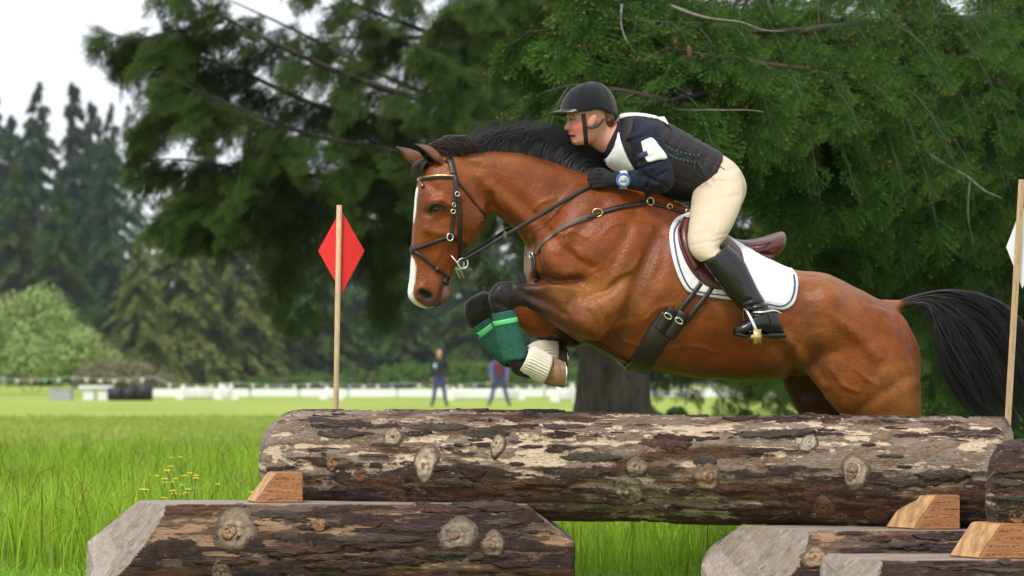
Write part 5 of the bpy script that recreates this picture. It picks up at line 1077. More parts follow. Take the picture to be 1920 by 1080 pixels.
for s in (-1, 1):
    bt = sk([loft(calf_s(s)[1:], 22, 4, .002), loft(foot_s(s), 18, 4, .002)], .005, 4)
    V, F = bt; N = vnormals(V, F); x_, y_, w_ = side_coords(V); d_ = np.zeros(len(V))
    for pts, r, h in [([(1392, 580), (1415, 572), (1436, 566)], 3, -.006), ([(1398, 588), (1425, 580), (1445, 574)], 3, -.006), ([(1386, 570), (1408, 562)], 3, -.005), ([(1404, 594), (1430, 588)], 3, -.004), ([(1340, 470), (1372, 500), (1392, 530)], 2, .002)]:
        d_ += h * np.exp(-(seg_dist(x_, y_, pts) / r) ** 2)
    V = V + N * d_[:, None]; bo = ob('boot', (V, F), M_boot, rider)
    fm = (lambda v: v) if s == -1 else mir
    BB = BVHTree.FromPolygons([Vector(v) for v in (V if s == -1 else mirror(V))], [tuple(f) for f in F])
    ob('boot_top', fm(strap([(1317, 488), (1322, 474), (1332, 462), (1342, 456)], .016, .004, .002, 6, bvh=BB)), M_boot, bo)
    ob('sole', fm(loft([S((1378, 622), (1378, 630), .030, 1, 0, -.435), S((1400, 628), (1400, 634), .046, 1, 0, -.437), S((1430, 627), (1430, 632), .040, 1, 0, -.435), S((1446, 622), (1448, 636), .040, 1, 0, -.432), S((1470, 624), (1471, 634), .036, 1, 0, -.43)], 14)), M_blackplastic, bo)
    ob('spur', fm(tube([surf(1412, 586, .004, bvh=BB)[0], surf(1430, 585, .005, bvh=BB)[0], surf(1450, 584, .005, bvh=BB)[0], H(1467, 589, -.43)], [.004, .005, .005, .004], 8, 4)), M_steel, bo)
    ob('spur_strap', fm(strap([(1438, 580), (1444, 595), (1448, 612)], .012, .004, .002, 5, bvh=BB)), M_blackplastic, bo)
    hd_ = remesh(join(*hand(s)), .0034, 3)
    go = ob('glove', hd_, M_glove, rider)
    ob('cuff', loft([S((1152, 322), (1152, 352), .031, 1, 0, s * .155), S((1162, 322), (1162, 352), .033, 1, 0, s * .163)], 18, 3), M_glove, go)
c = H(1169, 338, -.210); n = nrm(np.array([-.05, -1, .12])); u = np.array([0, 0, 1.]); v = nrm(np.cross(n, u))
wt = ob('wristwatch', join(ring(c, u, v, .025, .025, .006, 28, 10), ellipsoid(c - n * .004, [u * .026, v * .026, n * .007], 24)), M_watchblue, rider)
ob('dial', ellipsoid(c + n * .001, [u * .0225, v * .0225, n * .0045], 24), M_watchwhite, wt)
ob('screen', box(c + n * .0052, [u * .009, v * .014, n * .0012]), mk('lcd_screen', (.42, .46, .40), rough=.3), wt)
ob('watch_strap', loft([S((1162, 320), (1162, 354), .034, 1, 0, -.170), S((1174, 319), (1174, 355), .037, 1, 0, -.180)], 24, 3), M_watchwhite, wt)
# ------------------------------------------------------------------ trees
M_bark2 = mk('fir_bark', (.060, .046, .038), rough=.95, var=.75, vscale=5, bump=1.0, bscale=9, stretch=(2.6, 2.6, .45), bdist=.09)
M_twig = mk('grey_twig', (.075, .060, .048), rough=.9, var=.4, vscale=12)
M_limb = mk('dark_limb', (.045, .034, .027), rough=.95, var=.4, vscale=9, bump=.6, bscale=18)
M_needle = mk('fir_needles', (.03, .07, .015), rough=.75, var=.35, vscale=1.1, attr=True, spec=.06, trans=.2)
M_far = mk('far_foliage', (.03, .06, .02), rough=.8, var=.3, vscale=.35, attr=True, spec=.15, trans=.2)
M_trunk2 = mk('far_trunk', (.07, .055, .045), rough=.95)

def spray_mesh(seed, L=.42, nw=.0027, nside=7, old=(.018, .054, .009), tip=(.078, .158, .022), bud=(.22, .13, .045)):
    r = np.random.default_rng(seed); V = []; C = []
    def needles(p0, d, ln, step=.010, nl=.027, nw=nw, bud_=False):
        d = nrm(d); s = nrm(np.cross(d, [0.05, 0.1, 1.])); u = np.cross(s, d); k = int(ln / step)
        for i in range(k):
            f = i / max(k - 1, 1); p = p0 + d * ln * f + np.array([0, 0, -.10]) * (f * ln) ** 1.5
            for sg in (-1, 1):
                a = r.uniform(.5, 1.1); dr = nrm(d * math.cos(a) + s * sg * math.sin(a) + u * r.uniform(-.45, .55)); w = nrm(np.cross(dr, u)) * nw; l_ = nl * r.uniform(.8, 1.15) * (1 - .35 * f)
                V.extend([p - w, p + w, p + dr * l_]); t = min(1, max(0, .15 + .85 * f ** 2 + r.uniform(-.15, .15))); c = np.array(old) * (1 - t) + np.array(tip) * t; C.extend([c] * 3)
        if bud_:
            p = p0 + d * ln
            for q in range(3):
                V.extend([p + r.normal(0, .005, 3), p + r.normal(0, .005, 3), p + d * .016]); C.extend([np.array(bud)] * 3)
    ax = np.array([1., 0, 0]); needles(np.zeros(3), ax, L, bud_=True)
    n = nside
    for i in range(n):
        f = (i + .5) / n
        for sg in (-1, 1):
            p = ax * L * f * .92 + np.array([0, 0, -.10]) * (f * L) ** 1.5; ln = L * (.62 * (1 - f) + .12) * r.uniform(.75, 1.1); a = r.uniform(.7, 1.0)
            d = np.array([math.cos(a), sg * math.sin(a), r.uniform(-.35, .1)]); needles(p, d, ln, bud_=r.random() < .35)
            if ln > .16:
                for g in (.45, .75):
                    for s2 in (-1, 1): needles(p + nrm(d) * ln * g, nrm(d) + s2 * np.array([-d[1], d[0], 0]) * .8, ln * .34)
    V = np.array(V); F = np.arange(len(V), dtype=np.int32).reshape(-1, 3); me = make_mesh('spray', V, F, False)
    at = me.color_attributes.new('Col', 'FLOAT_COLOR', 'POINT'); c = np.ones((len(V), 4), np.float32); c[:, :3] = np.array(C); at.data.foreach_set('color', c.ravel()); me.materials.append(M_needle)
    o = bpy.data.objects.new('spray', me); return o
def spray_collection(name, **kw):
    c = bpy.data.collections.new(name)
    for s in range(5): c.objects.link(spray_mesh(s + len(name), **kw))
    return c
SP_dark = spray_collection('sprays_shaded_side', nw=.0034, nside=9, old=(.028, .056, .010), tip=(.072, .115, .020), bud=(.10, .09, .04))  # denser sprays with olive needles for the fir with the thick trunk
SP_light = spray_collection('sprays_open_side', L=.30)  # shorter sprays with brighter green tips for the nearer fir
def crown_nodes(coll):
    g = bpy.data.node_groups.new('crown', 'GeometryNodeTree'); g.interface.new_socket('Geometry', in_out='INPUT', socket_type='NodeSocketGeometry'); g.interface.new_socket('Geometry', in_out='OUTPUT', socket_type='NodeSocketGeometry')
    N = g.nodes.new; L = g.links.new; gi, go = N('NodeGroupInput'), N('NodeGroupOutput'); ci = N('GeometryNodeCollectionInfo'); ci.inputs['Collection'].default_value = coll; ci.inputs['Separate Children'].default_value = True; ci.inputs['Reset Children'].default_value = True
    ip = N('GeometryNodeInstanceOnPoints'); ip.inputs['Pick Instance'].default_value = True
    def attr(nm, ty):
        a = N('GeometryNodeInputNamedAttribute'); a.data_type = ty; a.inputs[0].default_value = nm; return a.outputs[0]
    L(gi.outputs[0], ip.inputs['Points']); L(ci.outputs[0], ip.inputs['Instance']); L(attr('idx', 'INT'), ip.inputs['Instance Index']); L(attr('rot', 'FLOAT_VECTOR'), ip.inputs['Rotation']); L(attr('scl', 'FLOAT'), ip.inputs['Scale']); L(ip.outputs[0], go.inputs[0]); return g
G_dark, G_light = crown_nodes(SP_dark), crown_nodes(SP_light)
def crown(name, P, D, S_, parent, grp, roll=.5):
    base = np.array(parent.location); me = bpy.data.meshes.new(name); me.from_pydata([tuple(p - base) for p in P], [], [])
    n = len(P); R = np.zeros((n, 3)); r = np.random.default_rng(n)
    for i, d in enumerate(D):
        q = Vector(d).to_track_quat('X', 'Z') @ Matrix.Rotation(r.normal(0, roll), 3, 'X').to_quaternion(); R[i] = q.to_euler()
    for nm, ty, dat, key in (('rot', 'FLOAT_VECTOR', R, 'vector'), ('scl', 'FLOAT', np.asarray(S_), 'value'), ('idx', 'INT', r.integers(0, 5, n), 'value')):
        a = me.attributes.new(nm, ty, 'POINT'); a.data.foreach_set(key, np.ascontiguousarray(dat).ravel())
    o = bpy.data.objects.new(name, me); COL.objects.link(o); o.parent = parent; md = o.modifiers.new('crown', 'NODES'); md.node_group = grp; o['kind'] = 'stuff'; return o

class Fir:
    def __init__(s, seed): s.r = np.random.default_rng(seed); s.P, s.D, s.S = [], [], []; s.wood = []; s.limbs = []
    def limb(s, ctrl, r0, dens=1.0, hang=.6, spread=.7, start=.15, size=1.0, side_up=0.0):
        r = s.r; q = crom(np.array(ctrl), 10); L_ = np.r_[0, np.cumsum(np.linalg.norm(np.diff(q, axis=0), axis=1))]; tot = L_[-1]
        s.limbs.append(tube(q, np.interp(L_ / tot, [0, .6, 1], [r0, r0 * .5, r0 * .12]), 8))
        n = int(tot / .10 * dens); T = nrm(np.gradient(q, axis=0))
        for k in range(n):
            u = start + (1 - start) * (k + r.random()) / n; x = u * tot; p = np.array([np.interp(x, L_, q[:, c]) for c in range(3)]); t = np.array([np.interp(x, L_, T[:, c]) for c in range(3)])
            lat = nrm(np.cross(t, [0, 0, 1.])); sg = r.choice([-1, 1]); ln = (.35 + .75 * math.sin(math.pi * min(1, .25 + u * .72))) * spread * r.uniform(.6, 1.25)
            d = nrm(t * r.uniform(.35, .8) + lat * sg * r.uniform(.4, 1.0) + np.array([0, 0, r.uniform(-.5, .15) + side_up])); hg = hang * r.uniform(.5, 1.5)
            m = 6; pts = [p + d * ln * f + np.array([0, 0, -1]) * hg * ln * f * f for f in np.linspace(0, 1, m)]
            s.wood.append((pts, .0045 * size))
            for j in range(1, m):
                dd = nrm(pts[j] - pts[j - 1]); s.P.append(pts[j - 1]); s.D.append(nrm(dd + r.normal(0, .22, 3) + np.array([0, 0, -.15 * hang]))); s.S.append(size * r.uniform(.65, 1.15) * (1.05 - .3 * j / m))
            for _ in range(r.integers(0, 3)):                  # hanging twigs
                pp = pts[r.integers(1, m)]; s.P.append(pp); s.D.append(nrm(np.array([r.normal(0, .3), r.normal(0, .3), -1]))); s.S.append(size * r.uniform(.5, 1.0) * (.5 + hang * .5))
    def finish(s, root, grp, name='crown'):
        b = np.array(root.location)
        for l in s.limbs: ob('limb', l, M_limb, root)
        W_ = [p for p, _ in s.wood]; V, F = hair(np.array(W_), np.array([w for _, w in s.wood]), 3); ob('twigs', (V, F), M_twig, root, kind='stuff')
        c = crown(name, np.array(s.P), np.array(s.D), np.array(s.S), root, grp); return c

def trunk(root, base, top, r0, r1, flare=1.5):
    q = np.linspace(0, 1, 26); P = base[None] + (top - base)[None] * q[:, None]; R = (r0 + (r1 - r0) * q) * (1 + (flare - 1) * np.exp(-q * 22)); V, F = tube(P, R, 28)
    n = fbm(V * np.array([5, 5, .8]), 4, 6); c = np.repeat(P, 28, 0); k = len(c); V[:k] = c + (V[:k] - c) * (1 + .26 * (n[:k, None] - .5)); return ob('trunk', (V, F), M_bark2, root)
YT = 36.0
fir = empty('fir_tree', W(1150, 702 + FPX * CAMZ / YT, YT), 'big fir tree with thick grey trunk spreading drooping limbs over horse and rider', 'tree')
b0 = np.array(fir.location); trunk(fir, b0, b0 + np.array([-.15, .1, 15.]), .41, .22)
A = Fir(3)
def LW(pts): return [W(x, y, YT + dy) for x, y, dy in pts]
for pts, r0, kw in [
    ([(1140, 300, 0), (900, 215, -1.5), (720, 166, -2.2), (574, 109, -2.8), (402, 23, -3.2), (330, -40, -3.4)], .085, dict(hang=.7, spread=.75, dens=.85)),
    ([(1140, 335, 0), (900, 270, -.8), (720, 224, -1.5), (603, 201, -2), (459, 138, -2.4), (330, 90, -2.6), (255, 60, -2.6)], .08, dict(hang=.85, spread=.8, dens=1.05)),
    ([(1140, 365, 0), (880, 310, -1.5), (720, 281, -2.5), (574, 250, -3), (430, 195, -3.3), (300, 140, -3.6)], .075, dict(hang=1.0, spread=.85, dens=1.25)),
    ([(1140, 425, 0), (900, 345, -1), (720, 336, -1.8), (603, 330, -2.2), (459, 318, -2.6), (350, 300, -2.8), (270, 300, -2.8)], .07, dict(hang=.8, spread=.75, dens=1.15)),
    ([(1140, 300, 0), (950, 230, .8), (760, 160, 1.2), (560, 60, 1.4), (430, 0, 1.2)], .07, dict(hang=.6, spread=.5, dens=.35)),
    ([(1140, 210, 0), (960, 120, -1), (800, 60, -1.5), (650, 0, -1.8), (560, -60, -2)], .07, dict(hang=.8, spread=.75, dens=.8)),
    ([(1140, 120, 0), (900, 10, -1), (700, -60, -1.5), (560, -140, -1.8)], .07, dict(hang=.9, spread=.8, dens=.85)),
    ([(600, 260, -2.8), (480, 290, -3), (390, 340, -3.2), (330, 385, -3.2), (300, 400, -3.1)], .03, dict(hang=.8, spread=.6, dens=1.1, start=.1)),
    ([(460, 130, -2.4), (360, 150, -2.6), (290, 200, -2.8), (262, 250, -2.8)], .03, dict(hang=.7, spread=.6, dens=1.4, start=.05)),
    ([(420, 40, -3.2), (320, 60, -3.2), (250, 75, -3.2), (212, 62, -3.1)], .03, dict(hang=.7, spread=.6, dens=1.5, start=.05)),
    ([(560, 335, -2.2), (480, 370, -2.4), (430, 400, -2.4), (360, 415, -2.4)], .03, dict(hang=.8, spread=.45, dens=1.2, start=.05)),
    ([(700, 336, -1.8), (620, 380, -2), (560, 400, -2.2), (500, 395, -2.2)], .03, dict(hang=1.5, spread=.7, dens=1.0, start=.05)),
    ([(560, 395, -2.2), (540, 440, -2.2), (525, 490, -2.2)], .02, dict(hang=1.6, spread=.45, dens=1.1, start=.05)),
    ([(900, 345, -1), (800, 380, -1.2), (730, 410, -1.4), (690, 425, -1.5)], .03, dict(hang=1.7, spread=.6, dens=.7, start=.3)),
    ([(735, 415, -1.4), (722, 470, -1.4), (716, 540, -1.4)], .02, dict(hang=1.7, spread=.38, dens=1.2, start=.05)),
    ([(1140, 330, 0), (1020, 250, -2.4), (950, 190, -4), (860, 130, -5.4), (780, 80, -6.2)], .07, dict(hang=.9, spread=.8, dens=.85)),
    ([(1150, 180, 0), (1040, 120, -2), (940, 60, -3.6), (860, -10, -4.6)], .07, dict(hang=.9, spread=.9, dens=1.0)),
    ([(1150, 90, 0), (1040, 20, -2), (960, -30, -3.2)], .07, dict(hang=1.1, spread=.9, dens=1.0)),
    ([(1150, 420, 0), (1060, 330, 1.5), (960, 280, 2.8), (840, 250, 3.6)], .06, dict(hang=.8, spread=.8, dens=.8)),
    ([(1160, 380, 0), (1300, 420, 1.5), (1450, 440, 2.5), (1600, 480, 3)], .07, dict(hang=1.0, spread=1.0, dens=1.0)),
    ([(1160, 300, 0), (1330, 300, 1), (1520, 320, 1.8), (1700, 350, 2)], .07, dict(hang=1.0, spread=1.0, dens=1.0)),
    ([(1160, 500, 0), (1300, 560, .8), (1440, 600, 1.2), (1560, 660, 1.4)], .06, dict(hang=1.1, spread=.95, dens=1.1)),
    ([(1160, 560, 0), (1280, 610, 2), (1400, 640, 3), (1480, 690, 3.4)], .05, dict(hang=1.0, spread=.9, dens=1.0))]:
    A.limb(LW(pts), r0, **kw)
for k in range(12):                                               # limbs on the side turned away
    a = math.radians(20 + k * 12.5); h = 2.6 + (k * 37 % 60) / 10; p = b0 + np.array([0, 0, h + 1.2]); d = np.array([math.cos(a), math.sin(a), 0])
    A.limb([p, p + d * 1.5 + np.array([0, 0, .35]), p + d * 3.2 + np.array([0, 0, .6]), p + d * 5.0 + np.array([0, 0, .7])], .07, dens=.6, hang=.9, spread=1.1)
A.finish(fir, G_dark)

# second fir, its trunk out of frame on the right: the limbs nearest the rider
YB = 21.0
fir2 = empty('fir_tree', W(2130, 702 + FPX * CAMZ / YB, YB), 'nearer fir tree filling the right of the picture with bright green sprays', 'tree'); b1 = np.array(fir2.location); trunk(fir2, b1, b1 + np.array([.1, 0, 12.]), .36, .2)
B = Fir(8)
def LB(pts): return [W(x, y, YB + dy) for x, y, dy in pts]
for pts, r0, kw in [
    ([(2120, 60, 0), (1850, 40, -1.5), (1640, 45, -2.6), (1450, 60, -3.6), (1300, 45, -4.2), (1180, 40, -4.6)], .06, dict(hang=.8, spread=.62, dens=1.5, start=.25)),
    ([(2120, 130, 0), (1900, 70, -1.5), (1690, 160, -2.6), (1500, 130, -3.8), (1360, 110, -4.6), (1250, 90, -5)], .06, dict(hang=.8, spread=.62, dens=1.5)),
    ([(2120, 190, 0), (1900, 170, -1.2), (1700, 190, -2.4), (1540, 190, -3.4), (1380, 170, -4.4), (1240, 190, -5), (1130, 195, -5.2)], .06, dict(hang=.7, spread=.6, dens=1.5)),
    ([(2120, 260, 0), (1880, 230, -1), (1700, 240, -2), (1550, 270, -2.8), (1420, 260, -3.4), (1330, 230, -3.8)], .055, dict(hang=.9, spread=.6, dens=1.6)),
    ([(2120, 330, 0), (1880, 300, -1.2), (1720, 320, -2.2), (1580, 340, -3), (1450, 350, -3.6)], .055, dict(hang=.9, spread=.6, dens=1.5)),
    ([(2120, 400, 0), (1900, 390, -.8), (1740, 400, -1.6), (1600, 430, -2.2), (1480, 450, -2.6)], .05, dict(hang=1.0, spread=.62, dens=1.4)),
    ([(2120, 470, 0), (1920, 460, -.6), (1780, 480, -1.2), (1650, 500, -1.6), (1540, 520, -1.8)], .05, dict(hang=1.1, spread=.6, dens=1.3)),
    ([(2120, 540, 0), (1950, 560, -.4), (1850, 600, -.8), (1760, 640, -1)], .045, dict(hang=1.1, spread=.55, dens=1.3)),
    ([(2120, 0, 0), (1800, -40, -1.4), (1560, -20, -2.6), (1350, -10, -3.6), (1180, -30, -4.2), (1040, -20, -4.6)], .06, dict(hang=.9, spread=.7, dens=1.5)),
    ([(1250, -40, -4), (1150, 10, -4.4), (1060, 50, -4.7), (985, 60, -4.8)], .03, dict(hang=.8, spread=.5, dens=1.5, start=.05)),
    ([(1300, 60, -4.2), (1190, 90, -4.5), (1090, 130, -4.7), (1020, 140, -4.7)], .03, dict(hang=.9, spread=.5, dens=1.4, start=.05)),
    ([(1250, 190, -5), (1160, 170, -5.1), (1080, 160, -5.1), (1015, 175, -5.1)], .025, dict(hang=.7, spread=.4, dens=1.6, start=.05)),
    ([(2120, 600, 0), (1940, 640, .6), (1830, 690, 1), (1750, 720, 1.2)], .04, dict(hang=1.0, spread=.55, dens=1.4)),
    ([(2120, 350, 0), (1900, 360, 2), (1700, 380, 3.6), (1500, 420, 5), (1350, 470, 6)], .06, dict(hang=1.0, spread=.8, dens=1.2)),
    ([(2120, 200, 0), (1900, 210, 2), (1700, 240, 3.6), (1500, 260, 5), (1350, 300, 6)], .06, dict(hang=1.0, spread=.8, dens=1.2)),
    ([(2120, 500, 0), (1900, 520, 2), (1720, 540, 3.6), (1560, 570, 5), (1430, 620, 6)], .06, dict(hang=1.1, spread=.8, dens=1.3)),
    ([(2120, 80, 0), (1900, 90, 2), (1700, 100, 3.6), (1500, 120, 5), (1350, 140, 6)], .06, dict(hang=1.0, spread=.8, dens=1.2))]:
    B.limb(LB(pts), r0, **kw)
for k in range(8):
    a = math.radians(-70 + k * 24); p = b1 + np.array([0, 0, 2.2 + (k * 29 % 40) / 10]); d = np.array([math.cos(a), math.sin(a), 0]); B.limb([p, p + d * 1.2 + np.array([0, 0, .2]), p + d * 2.6 + np.array([0, 0, .2]), p + d * 3.8], .05, dens=.7, hang=.9, spread=.8)
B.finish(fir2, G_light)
M_lichen = mk('lichen_grey_twig', (.17, .165, .13), rough=.95, var=.5, vscale=30)
for pts, r0 in [([(1225, 190, -5), (1300, 196, -5), (1360, 207, -5.05), (1425, 216, -5.1)], .011), ([(1285, 200, -5), (1270, 225, -5), (1262, 240, -5)], .006), ([(1735, 275, -2.9), (1790, 312, -3), (1835, 338, -3), (1885, 365, -3)], .016), ([(1725, 392, -2.6), (1770, 375, -2.6), (1812, 350, -2.6)], .012), ([(1630, 140, -3), (1632, 190, -3), (1660, 210, -3), (1665, 240, -3)], .008),
                ([(1682, 400, -2.6), (1684, 450, -2.6), (1690, 500, -2.6), (1700, 530, -2.6)], .010), ([(1686, 465, -2.6), (1705, 490, -2.6), (1725, 515, -2.6)], .005), ([(1683, 440, -2.6), (1672, 475, -2.6), (1662, 510, -2.6)], .005), ([(1818, 340, -2.8), (1822, 420, -2.8), (1820, 470, -2.8)], .008), ([(1865, 522, -1.2), (1835, 545, -1.2), (1822, 560, -1.2)], .022), ([(1560, 470, -2.4), (1590, 440, -2.4), (1630, 405, -2.4)], .010), ([(1170, 5, -4.6), (1182, 60, -4.7), (1200, 100, -4.7), (1225, 125, -4.7)], .010),
                ([(1260, 10, -4.6), (1330, 30, -4.7), (1400, 45, -4.7), (1470, 60, -4.7)], .014)]:
    q_ = crom(np.array(LB(pts)), 6); q_ = q_ + (fbm(q_ * 3 + 5, 2, 9)[:, None] - .5) * .12; ob('dead_twig', tube(q_, np.linspace(r0 * .75, r0 * .2, len(q_)), 6), M_lichen, fir2)
M_cone = mk('fir_cone', (.12, .05, .02), rough=.8, var=.4, vscale=60, bump=.8, bscale=80)
for x, y in ((1268, 85), (1292, 100)):
    c = W(x, y, YB - 4.9); ob('cone', ellipsoid(c, [np.array([.016, 0, 0]), np.array([0, .016, 0]), np.array([0, 0, .045])], 10, 8), M_cone, fir2)

# ------------------------------------------------------------------ far trees, each its own thing
def conifer_mesh(seed, h=1.0, R=.16, n=24000, droop=.5, cA=(.022, .045, .016), cB=(.045, .075, .022), start=.03):
    "unit-height conifer crown of small frond faces hung on whorled branches"
    r = np.random.default_rng(seed); nb = 210; bz = np.sort(r.uniform(start, .985, nb)); ba = r.uniform(0, 2 * math.pi, nb); bl = R * (1 - bz) ** .9 * r.uniform(.5, 1.3, nb) + .003
    k = r.integers(0, nb, n); wgt = r.uniform(0, 1, n) < (bl[k] / bl.max()) ** .5 + .15; k = k[wgt]; n = len(k); u = r.uniform(.05, 1, n) ** .85
    a = ba[k] + r.normal(0, .22, n) * (1.2 - u); L = bl[k] * u; z = bz[k] - droop * L * u * .8 + r.normal(0, .006, n) + .25 * L * (1 - u); x, y = np.cos(a) * L, np.sin(a) * L
    sz = .0185 * r.uniform(.6, 1.3, n) * (.32 + .68 * (1 - bz[k])); ax = a + r.normal(0, .6, n); dr = np.stack([np.cos(ax), np.sin(ax), -r.uniform(.2, 1.3, n)], -1); dr = nrm(dr); s = nrm(np.cross(dr, r.normal(0, 1, (n, 3)) + np.array([0, 0, 1.])))
    P = np.stack([x, y, z], -1) ; V = np.stack([P - s * sz[:, None] * .45, P + dr * sz[:, None] * 1.3 - s * sz[:, None] * .1, P + s * sz[:, None] * .45, P - dr * sz[:, None] * .5], 1)
    t = np.clip(u * .8 + r.uniform(-.3, .3, n), 0, 1)[:, None]; c = np.array(cA) * (1 - t) + np.array(cB) * t
    return V.reshape(-1, 3), np.arange(4 * n, dtype=np.int32).reshape(-1, 4), np.repeat(c, 4, 0)
def proto(name, VFC, trunk_r=.012, th=.9):
    root = bpy.data.objects.new(name, None)
    me = make_mesh('crown', VFC[0], VFC[1], False); at = me.color_attributes.new('Col', 'FLOAT_COLOR', 'POINT'); c = np.ones((len(VFC[0]), 4), np.float32); c[:, :3] = VFC[2]; at.data.foreach_set('color', c.ravel()); me.materials.append(M_far)
    cr = me; tm = make_mesh('trunk', *tube([(0, 0, 0), (0, 0, th * .5), (0, 0, th)], [trunk_r, trunk_r * .6, trunk_r * .15], 8)); tm.materials.append(M_trunk2)
    return cr, tm
PROT = [proto('a', conifer_mesh(1, R=.165, cA=(.032, .066, .024), cB=(.060, .105, .036))), proto('b', conifer_mesh(2, R=.135, droop=.6, cA=(.032, .062, .030), cB=(.058, .096, .044))),
        proto('c', conifer_mesh(3, R=.23, n=26000, droop=.8, cA=(.10, .13, .028), cB=(.19, .22, .06))), proto('d', conifer_mesh(4, R=.20, n=26000, droop=.7, cA=(.045, .080, .018), cB=(.085, .130, .028)))]
def far_tree(kind, px, top, Y, wid=1.0, label='', name='conifer_tree', rot=None):
    b = W(px, 0, Y); b[2] = 0; h = CAMZ + (HORI - top) * Y / FPX; cr, tm = PROT[kind]
    o = empty(name, b, label, 'tree', 'conifers along the far edge of the meadow'); o.scale = (h * wid * 1.25, h * wid * 1.25, h); o.rotation_euler = (0, 0, (px * .37) % 6.28 if rot is None else rot)
    for nm, me in (('crown', cr), ('trunk', tm)):
        c = bpy.data.objects.new(nm, me); COL.objects.link(c); c.parent = o
FT = [(0, -20, 130, 300, 1.0, 'dark conifer cut by the left edge of the picture'), (1, 22, 205, 330, 1.0, 'slim dark conifer second from the left edge'), (0, 72, 150, 300, 1.15, 'tall dark conifer with twin tip against the white sky'), (1, 138, 142, 310, 1.1, 'tallest slim conifer between the two dark ones at left'), (1, 172, 178, 320, 1.0, 'slim conifer just right of the tallest one'), (0, 208, 190, 300, .9, 'dark conifer just left of the near fir tips'),
      (3, 110, 330, 240, 1.2, 'broad green conifer low before the dark ones at left'), (3, 30, 300, 250, 1.2, 'broad conifer behind the pale bush at far left'), (2, 330, 300, 220, 1.1, 'broad yellow green conifer left of the red flag'), (2, 260, 430, 200, 1.1, 'small yellow green conifer above the brownish bush'), (2, 430, 330, 225, 1.1, 'yellow green conifer under the hanging fir limb'), (0, 395, 235, 310, 1.2, 'dark conifer behind the yellow green trees'), (3, 500, 300, 230, 1.1, 'green conifer left of the red flag pole'),
      (0, 560, 290, 280, 1.2, 'dark conifer just left of the red flag'), (3, 610, 330, 235, 1.1, 'green conifer right behind the red flag'), (0, 680, 270, 300, 1.2, 'dark conifer between the red flag and the horse head'), (3, 745, 330, 240, 1.1, 'green conifer left of the horse nose'), (0, 830, 250, 300, 1.2, 'dark conifer behind the horse head'), (3, 900, 330, 240, 1.1, 'green conifer behind the horse throat'), (0, 980, 270, 300, 1.2, 'dark conifer above the spectator with maroon jacket'), (3, 1050, 330, 240, 1.1, 'green conifer left of the thick trunk'),
      (0, 1140, 260, 300, 1.3, 'dark conifer hidden behind the thick trunk'), (3, 1240, 330, 240, 1.2, 'green conifer right of the thick trunk'), (0, 1330, 270, 300, 1.3, 'dark conifer behind the horse belly'), (3, 1430, 320, 240, 1.2, 'green conifer behind the saddle'), (0, 1530, 260, 300, 1.3, 'dark conifer behind the horse croup'), (3, 1640, 320, 240, 1.2, 'green conifer behind the horse tail root'), (0, 1740, 260, 300, 1.3, 'dark conifer behind the black tail'), (3, 1850, 320, 240, 1.2, 'green conifer near the white flag'), (0, 1960, 260, 300, 1.3, 'dark conifer at the right edge')]
for k, px, top, Y, wd2, lb in FT: far_tree(k, px, top, Y, wd2, lb)
for k, px, top, Y, wd2, lb in [(0, -140, 160, 310, 1.1, 'slim conifer outside the left edge'), (1, -80, 190, 320, 1.0, 'conifer outside the left edge, nearest to it'), (3, -200, 280, 250, 1.2, 'broad conifer furthest outside the left edge'), (0, 2080, 250, 300, 1.3, 'conifer outside the right edge, nearest to it'), (3, 2200, 300, 250, 1.2, 'broad conifer furthest outside the right edge')]: far_tree(k, px, top, Y, wd2, lb)

wv_, wf_, wc_ = [], [], []; r5 = np.random.default_rng(5); wo = 0
for i in range(46):
    V_, F_, C_ = conifer_mesh(60 + i % 4, R=.24, n=7000, droop=.6, cA=(.028, .056, .020), cB=(.055, .092, .032)); Yw = r5.uniform(335, 370); pw = -260 + i * 54 + r5.uniform(-20, 20); hw_ = CAMZ + (HORI - (r5.uniform(190, 290) if pw < 260 else r5.uniform(300, 400))) * Yw / FPX
    bw = base_ = W(pw, 0, Yw); bw[2] = 0; wv_.append(V_ * np.array([hw_, hw_, hw_]) + bw); wf_.append(F_ + wo); wc_.append(C_); wo += len(V_)
ob('distant_wood', (np.vstack(wv_), np.vstack(wf_).astype(np.int32)), M_far, None, smooth=False, colors=np.vstack(wc_), label='dark mass of distant wood closing the far side of the meadow', kind='stuff')

def leaf_cloud(seed, lobes, n, size, cA, cB):
    r = np.random.default_rng(seed); lob = np.array(lobes, float); wt = lob[:, 3] ** 2; k = r.choice(len(lob), n, p=wt / wt.sum()); d = nrm(r.normal(0, 1, (n, 3))); d[:, 2] = np.where(d[:, 2] < -.5, -d[:, 2], d[:, 2])
    rad = lob[k, 3] * r.uniform(.45, 1.05, n) ** .6 * (.8 + .45 * fbm(d * 2.6 + k[:, None] * 7, 3, seed)); P = lob[k, :3] + d * rad[:, None] * np.array([1, 1, .9]); P[:, 2] = np.maximum(P[:, 2], .05)
    a = nrm(r.normal(0, 1, (n, 3))); b = nrm(np.cross(a, d)); s = size * r.uniform(.6, 1.4, n)[:, None]; V = np.stack([P - b * s * .35, P + a * s * .6, P + b * s * .35, P - a * s * .6], 1)
    t = np.clip(r.uniform(-.2, 1.0, n) * .6 + .5 * fbm(P * 1.3, 3, seed + 1), 0, 1)[:, None]; c = np.array(cA) * (1 - t) + np.array(cB) * t
    return V.reshape(-1, 3), np.arange(4 * n, dtype=np.int32).reshape(-1, 4), np.repeat(c, 4, 0)
